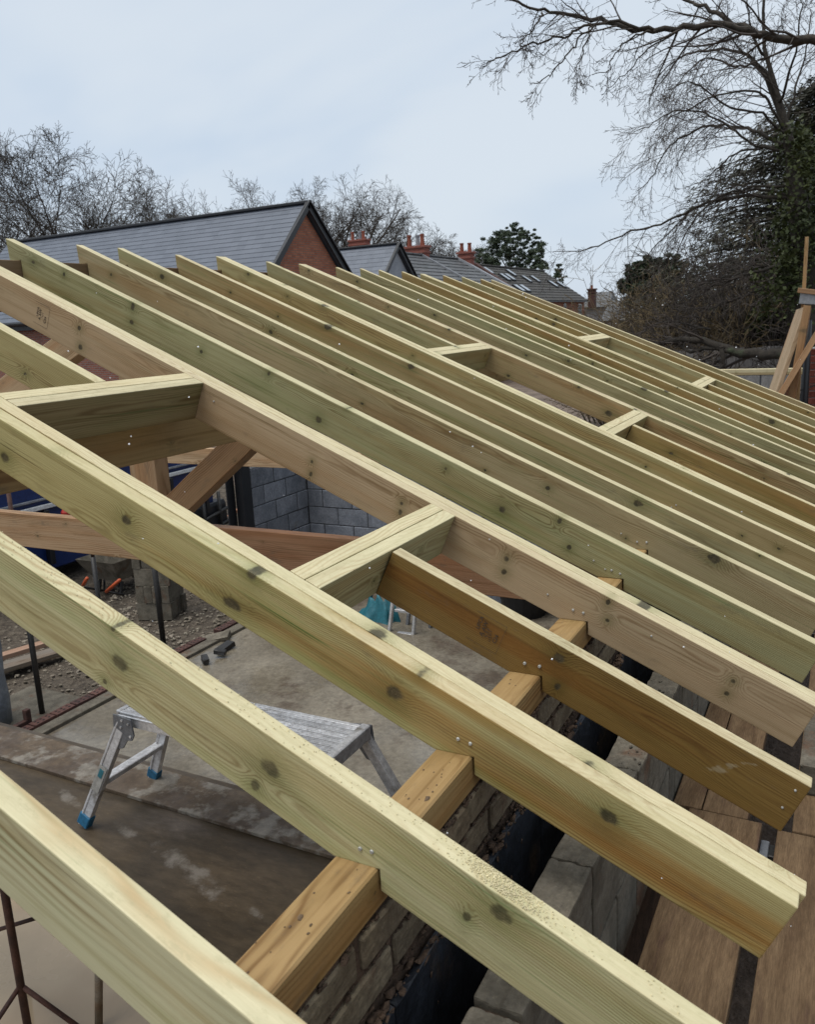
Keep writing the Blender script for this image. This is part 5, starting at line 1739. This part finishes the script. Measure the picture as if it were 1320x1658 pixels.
# hedge of bare brown shrubs behind the roof end
def shrub(base, h, seed, label, mat, n=26, rmin=.006, spread=.5, leaves=None, leafn=0):
    rng = random.Random(seed)
    t = empty('bare_shrub', base, label, 'shrub', 'bare shrubs in the hedge', worldkids=False)
    mb = [MB(), MB()]
    spec = {'levels': 4, 'rmin': rmin,
            0: dict(seg=5, wob=.13, up=.03, taper=.7, sides=4, kids=8, ang=(15, 50), len=.55, **{'from': .2}),
            1: dict(seg=4, wob=.2, up=.02, taper=.8, sides=3, kids=6, ang=(20, 60), len=.55, **{'from': .1}),
            2: dict(seg=3, wob=.25, up=.01, taper=.8, sides=3, kids=4, ang=(20, 60), len=.6, **{'from': .1}),
            3: dict(seg=3, wob=.3, up=0, taper=.7, sides=3, kids=0, ang=(20, 60), len=.6, **{'from': .1})}
    for k in range(n):
        a = rng.uniform(0, 6.28)
        o = rng.random() ** .5 * h * .28
        grow(mb, rng, (o * math.cos(a), o * math.sin(a), 0), (math.cos(a) * spread * rng.random(), math.sin(a) * spread * rng.random(), 1), h * rng.uniform(.6, 1.0), h * .011, 0, spec)
    obj('stems', mb[0], M['bark'], t)
    obj('crown', mb[1], mat, t)
    if leaves:
        lm = MB()
        for k in range(leafn):
            p = Vector((rng.gauss(0, .3) * h, rng.gauss(0, .3) * h, rng.uniform(.15, .95) * h))
            leaf_cloud(lm, rng, p, .22, 8, .09)
        obj('leaves', lm, leaves, t)
    return t


for i, (px, py, Y, seed, lab, mat, lv, ln) in enumerate([
    (1030, 500, 21, 61, 'low yellowish brown shrub at the left end of the hedge', M['twig_brown'], M['yellow_leaf'], 26),
    (985, 508, 26, 62, 'small brown bush below the distant shed roof', M['twig_brown'], None, 0),
    (1090, 452, 20, 63, 'tall brown bare shrub with yellow leaves below the holly clump', M['twig_brown'], M['yellow_leaf'], 30),
    (1150, 430, 19, 64, 'dense bare shrub in the middle of the hedge', M['twig_brown'], None, 0),
    (1205, 415, 18.5, 65, 'bare shrub left of the dark green laurel', M['twig'], None, 0),
    (1265, 405, 18, 66, 'bare shrub behind the leaning timbers', M['twig'], None, 0),
    (1120, 500, 17.5, 67, 'low twiggy shrub just above the fallen branch', M['twig_brown'], None, 0),
    (1325, 400, 18, 68, 'bare shrub at the right edge behind the brick pier', M['twig'], None, 0),
    (1180, 470, 23, 69, 'brown shrub at the back of the hedge', M['twig_brown'], M['ivy'], 60),
    (1240, 440, 24, 70, 'tall ivy threaded shrub at the back of the hedge', M['twig_brown'], M['ivy'], 120),
    (1130, 455, 25, 72, 'second brown shrub at the back of the hedge', M['twig_brown'], M['ivy'], 50),
    (1300, 430, 23, 73, 'ivy threaded shrub behind the tall batten', M['twig_brown'], M['ivy'], 140),
]):
    p = at_y(px, py, Y)
    shrub((p.x, Y, -2.6), (p.z + 2.6) * (.74 if px < 1100 else .92), seed, lab, mat, 21, .0050, .55, lv, ln)
# dark green laurel
lm = MB()
rng = random.Random(90)
Yl = 17.0
for (px, py, r) in ((1235, 520, 24), (1255, 540, 26), (1230, 550, 20), (1270, 515, 22), (1250, 500, 16), (1285, 545, 24)):
    c = at_y(px, py, Yl + rng.uniform(-.3, .3))
    leaf_cloud(lm, rng, c, r / FPX * 19, 420, .10, (1, 1, 1), .2)
c = at_y(1250, 540, Yl)
t = empty('laurel_bush', (c.x, Yl, -2.6), 'dark green leafy laurel bush behind the leaning timbers', 'bush')
obj('leaves', lm, M['ivy'], t)
obj('stem', MB().tube([(c.x, Yl, -2.6), (c.x, Yl, -.8), (c.x + .1, Yl, c.z)], [.05, .04, .02], 6), M['bark'], t)


# big tree at the right whose limbs hang over the roof: limbs surveyed as polylines
def limb(mb, pts, Y0, Y1, r0, r1, rng, n_side, spec, twigs, droop=0.0):
    P = []
    for i, (x, y) in enumerate(pts):
        t = i / (len(pts) - 1)
        P.append(at_y(x, y, Y0 + (Y1 - Y0) * t))
    # smooth the line
    Q, Rr = [], []
    for i in range(len(P) - 1):
        a, b, c, d = P[max(i - 1, 0)], P[i], P[i + 1], P[min(i + 2, len(P) - 1)]
        for k in range(4):
            t = k / 4
            q = 0.5 * ((2 * b) + (c - a) * t + (2 * a - 5 * b + 4 * c - d) * t * t + (3 * b - a - 3 * c + d) * t ** 3)
            Q.append(q + Vector((rng.uniform(-1, 1), rng.uniform(-1, 1), rng.uniform(-1, 1))) * .02)
    Q.append(P[-1])
    m = len(Q)
    for i in range(m):
        Rr.append(r0 + (r1 - r0) * (i / (m - 1)) ** .8)
    mb[0].tube(Q, Rr, 7, caps=True)
    L = sum((Q[i + 1] - Q[i]).length for i in range(m - 1))
    for k in range(n_side):
        t = 0.10 + 0.9 * (k + rng.random()) / n_side
        fi = min(t, .999) * (m - 1)
        i = int(fi)
        q = Q[i].lerp(Q[i + 1], fi - i)
        ax = (Q[i + 1] - Q[i]).normalized()
        rv = Vector((rng.uniform(-1, 1), rng.uniform(-1, 1), rng.uniform(-1, .75) - droop)).normalized()
        nd = (ax * .75 + (rv - ax * rv.dot(ax)) * .8).normalized()
        grow(mb, rng, q, nd, twigs * rng.uniform(.55, 1.25) * (1.05 - .45 * t), max(Rr[i] * .42, spec['rmin']), 1, spec)
    return Q


def twigspec(rmin, kids=(7, 5), up=(-.015, -.02)):
    return {'levels': 4, 'rmin': rmin,
            1: dict(seg=7, wob=.15, up=up[0], taper=.75, sides=4, kids=kids[0], ang=(22, 55), len=.45, **{'from': .12}),
            2: dict(seg=5, wob=.2, up=up[1], taper=.75, sides=3, kids=kids[1], ang=(22, 60), len=.45, **{'from': .12}),
            3: dict(seg=3, wob=.26, up=-.0, taper=.6, sides=3, kids=0, ang=(20, 50), len=.5, **{'from': .1})}


rng = random.Random(101)
ot = empty('overhanging_tree', at_y(1420, 90, 8.6), 'dark limb of a bare tree reaching in from the top right corner', 'tree', 'bare winter trees')
mb = [MB(), MB()]
sp1 = twigspec(.0019, (5, 3), (-.02, -.01))
limb(mb, [(1420, 80), (1330, 65), (1270, 64), (1225, 54), (1170, 42), (1110, 45), (1040, 50), (985, 36), (935, 28), (890, 20), (850, 8), (810, -6)], 8.6, 7.2, .050, .008, rng, 27, sp1, .74, .2)
limb(mb, [(1235, 56), (1190, 38), (1150, 16), (1120, 4), (1090, -10)], 8.4, 8.8, .030, .012, rng, 8, sp1, .7)
limb(mb, [(1060, 50), (1000, 38), (955, 42), (920, 56), (890, 64), (855, 72), (835, 82), (805, 95), (782, 108)], 7.6, 7.0, .016, .005, rng, 16, sp1, .50, .1)
limb(mb, [(880, 22), (870, 42), (852, 60), (843, 76)], 7.2, 7.0, .010, .004, rng, 6, sp1, .4, .1)
limb(mb, [(985, 38), (948, 52), (925, 80), (910, 100), (893, 122), (870, 133)], 7.4, 7.1, .011, .004, rng, 9, sp1, .42, .3)
limb(mb, [(960, 40), (945, 76), (936, 105), (928, 130)], 7.4, 7.2, .009, .003, rng, 6, sp1, .35, .3)
limb(mb, [(1060, 48), (1020, 62), (995, 88), (985, 115), (960, 122)], 7.7, 7.4, .010, .003, rng, 7, sp1, .4, .3)
limb(mb, [(1110, 46), (1060, 72), (1030, 100), (1005, 125), (980, 150)], 8.0, 7.6, .010, .003, rng, 8, sp1, .45, .3)
obj('limb', mb[0], M['bark'], ot, smooth=True)
obj('crown', mb[1], M['twig'], ot)

rng = random.Random(131)
YT = 13.5
bt_base = at_y(1300, 420, YT)
big = empty('ivy_clad_tree', (bt_base.x, YT, -2.6), 'bare tree with an ivy clad trunk and arching branches at the right', 'tree', 'bare winter trees')
mb = [MB(), MB()]
tr_pts = [Vector((bt_base.x + .15, YT, -2.6)), at_y(1310, 440, YT), at_y(1292, 330, YT), at_y(1282, 250, YT), at_y(1268, 190, YT), at_y(1255, 140, YT), at_y(1238, 80, YT), at_y(1236, 20, YT), at_y(1240, -40, YT)]
mb[0].tube(tr_pts, [.28, .22, .15, .090, .058, .040, .029, .022, .015], 9)
sp2 = twigspec(.0024, (6, 4), (-.03, -.03))
arcs = [
    [(1262, 165), (1235, 110), (1205, 85), (1180, 55), (1160, 10)],
    [(1268, 200), (1240, 130), (1200, 84), (1140, 84), (1105, 92), (1075, 115), (1060, 140)],
    [(1275, 215), (1245, 165), (1220, 150), (1160, 155), (1120, 175), (1085, 190), (1060, 215)],
    [(1282, 245), (1230, 215), (1195, 205), (1150, 205), (1108, 222), (1080, 245), (1055, 290), (1030, 310)],
    [(1285, 252), (1225, 235), (1180, 205), (1140, 185), (1090, 182), (1060, 200), (1025, 215)],
    [(1255, 140), (1225, 105), (1190, 110), (1150, 95), (1120, 110), (1095, 140), (1080, 175)],
    [(1295, 325), (1240, 318), (1170, 322), (1120, 340), (1070, 362), (1020, 376), (970, 398), (930, 408), (895, 408)],
    [(1295, 318), (1235, 308), (1180, 315), (1125, 340), (1085, 375), (1050, 410), (1030, 440)],
    [(1290, 300), (1215, 305), (1165, 320), (1130, 350), (1105, 390), (1090, 425)],
    [(1280, 230), (1240, 240), (1190, 250), (1160, 275), (1130, 300)],
    [(1272, 205), (1290, 140), (1305, 80), (1315, 20)],
    [(1262, 170), (1285, 100), (1295, 40), (1300, -10)],
    [(1238, 90), (1220, 60), (1213, 20), (1205, -20)],
    [(1278, 228), (1235, 185), (1180, 175), (1135, 140), (1110, 135), (1078, 148)],
    [(1300, 420), (1240, 430), (1190, 445), (1140, 460), (1090, 480)],
]
for i, a_ in enumerate(arcs):
    limb(mb, a_, YT, YT + rng.uniform(-1.6, 1.2), .034 if i in (6, 3, 1) else .024, .005, rng, 17 if len(a_) > 6 else 12, sp2, 1.15 if len(a_) > 6 else .95, .35)
obj('trunk', mb[0], M['bark'], big, smooth=True)
obj('crown', mb[1], M['twig'], big)
iv = MB()
for k in range(150):
    t = rng.random() ** .8
    y = 210 + 290 * t
    x = 1296 + rng.gauss(0, 10 + 26 * t)
    leaf_cloud(iv, rng, at_y(x, y, YT + rng.uniform(-.45, .5)), .16 + .18 * rng.random(), 46, .055, (1, 1, 1.2), .3, 1.3)
obj('ivy', iv, M['ivy'], big)

# cedar like conifer behind
rng = random.Random(151)
YC = 21
cb = at_y(1345, 480, YC)
ced = empty('conifer', (cb.x, YC, -2.6), 'tall dark conifer with feathery drooping boughs at the right edge', 'tree', 'dark evergreens on the skyline')
tk, cr = MB(), MB()
ztop = at_y(1330, 95, YC).z
tk.tube([(cb.x, YC, -2.6), (cb.x, YC, ztop * .5), (cb.x, YC, ztop)], [.35, .25, .04], 8)
nb = 170
for k in range(nb):
    t = (k + rng.random()) / nb
    z = -0.3 + (ztop - 0.2) * t
    Lb = (4.3 * (1 - t) ** .55 + .3) * rng.uniform(.7, 1.12)
    a = rng.uniform(0, 6.28)
    if k % 3:
        a = math.pi + rng.uniform(-1.1, 1.1)
    d = Vector((math.cos(a), math.sin(a), .30))
    p = Vector((cb.x, YC, z))
    pts = [p]
    for s in range(5):
        d = (d + Vector((rng.uniform(-.1, .1), rng.uniform(-.1, .1), -.11))).normalized()
        p = p + d * Lb / 5
        pts.append(p)
        for q in range(5):
            c = p + Vector((rng.gauss(0, .13), rng.gauss(0, .13), rng.gauss(-.04, .08)))
            for w_ in range(11):
                b0 = c + Vector((rng.gauss(0, .10), rng.gauss(0, .10), rng.gauss(0, .06)))
                dd = (d + Vector((rng.uniform(-.7, .7), rng.uniform(-.7, .7), rng.uniform(-.6, .35)))).normalized() * rng.uniform(.07, .19)
                ss = dd.cross(Vector((rng.uniform(-1, 1), rng.uniform(-1, 1), 1))).normalized() * .014
                cr.poly([b0 - ss, b0 + dd * .6 - ss * .8, b0 + dd, b0 + dd * .6 + ss * .8, b0 + ss], [(0, 1, 2, 3, 4)])
    tk.tube(pts, [.04, .034, .028, .022, .016, .008], 4, caps=False)
obj('trunk', tk, M['bark'], ced)
obj('crown', cr, M['cedar'], ced)

# fallen limb over the fence
fb = MB()
rng = random.Random(171)
fbr = [fb, MB()]
sp3 = twigspec(.006, (5, 3), (.02, .0))
limb(fbr, [(1275, 575), (1225, 574), (1180, 567), (1150, 555), (1110, 550), (1080, 553), (1060, 560)], 13.0, 13.4, .095, .03, rng, 8, sp3, 1.1, -.2)
limb(fbr, [(1190, 570), (1150, 563), (1120, 570), (1095, 558), (1070, 555)], 13.1, 13.4, .045, .015, rng, 6, sp3, .7)
limb(fbr, [(1170, 560), (1172, 580), (1168, 600), (1171, 625)], 13.1, 13.0, .045, .03, rng, 4, sp3, .5)
limb(fbr, [(1150, 535), (1115, 525), (1085, 520), (1055, 528)], 13.4, 13.6, .02, .008, rng, 5, sp3, .6)
limb(fbr, [(1270, 430), (1225, 440), (1180, 455), (1140, 470)], 13.2, 13.6, .035, .012, rng, 7, sp3, .9)
limb(fbr, [(1300, 455), (1235, 470), (1180, 490), (1135, 505)], 13.2, 13.6, .025, .010, rng, 7, sp3, .9)
fl = empty('low_branch', at_y(1171, 640, 13.0), 'thick mossy branch lying across in front of the board fence', 'branch')
obj('limb', fbr[0], M['bark'], fl, smooth=True)
obj('twigs', fbr[1], M['twig'], fl)

# a low wooded rise far away closing the horizon
hz = MB()
rng = random.Random(200)
vs, fs = [], []
n = 120
for i in range(n + 1):
    a = math.radians(-75 + 110 * i / n)
    x, y = math.sin(a) * 260, math.cos(a) * 260
    h = 3.2 + 1.6 * math.sin(i * .7) + rng.uniform(-.8, .8)
    vs += [(x, y, -2.7), (x * 1.02, y * 1.02, h), (x * 1.2, y * 1.2, h * .6 - 2)]
for i in range(n):
    for k in range(2):
        fs.append((i * 3 + k, (i + 1) * 3 + k, (i + 1) * 3 + k + 1, i * 3 + k + 1))
struct('hills', hz.poly(vs, fs), M['twig_far'])

# light snow in the air
sn = MB()
rng = random.Random(300)
for k in range(260):
    px, py = rng.uniform(-20, 1340), rng.uniform(470, 1640)
    dist = rng.uniform(1.2, 7.0)
    p = CAM + ray(px, py) * dist
    if p.z < -2.0 or (p.y > 0 and p.x < 0.6 and p.z < top(p.x) + .02):
        continue
    sn.blob(p, rng.uniform(.0012, .0028) * min(dist, 4) / 2.4, rng, 1, .3)
tag(obj('snow', sn, M['snow'], kind='stuff'), 'tiny snowflakes drifting over the roof', 'snow')
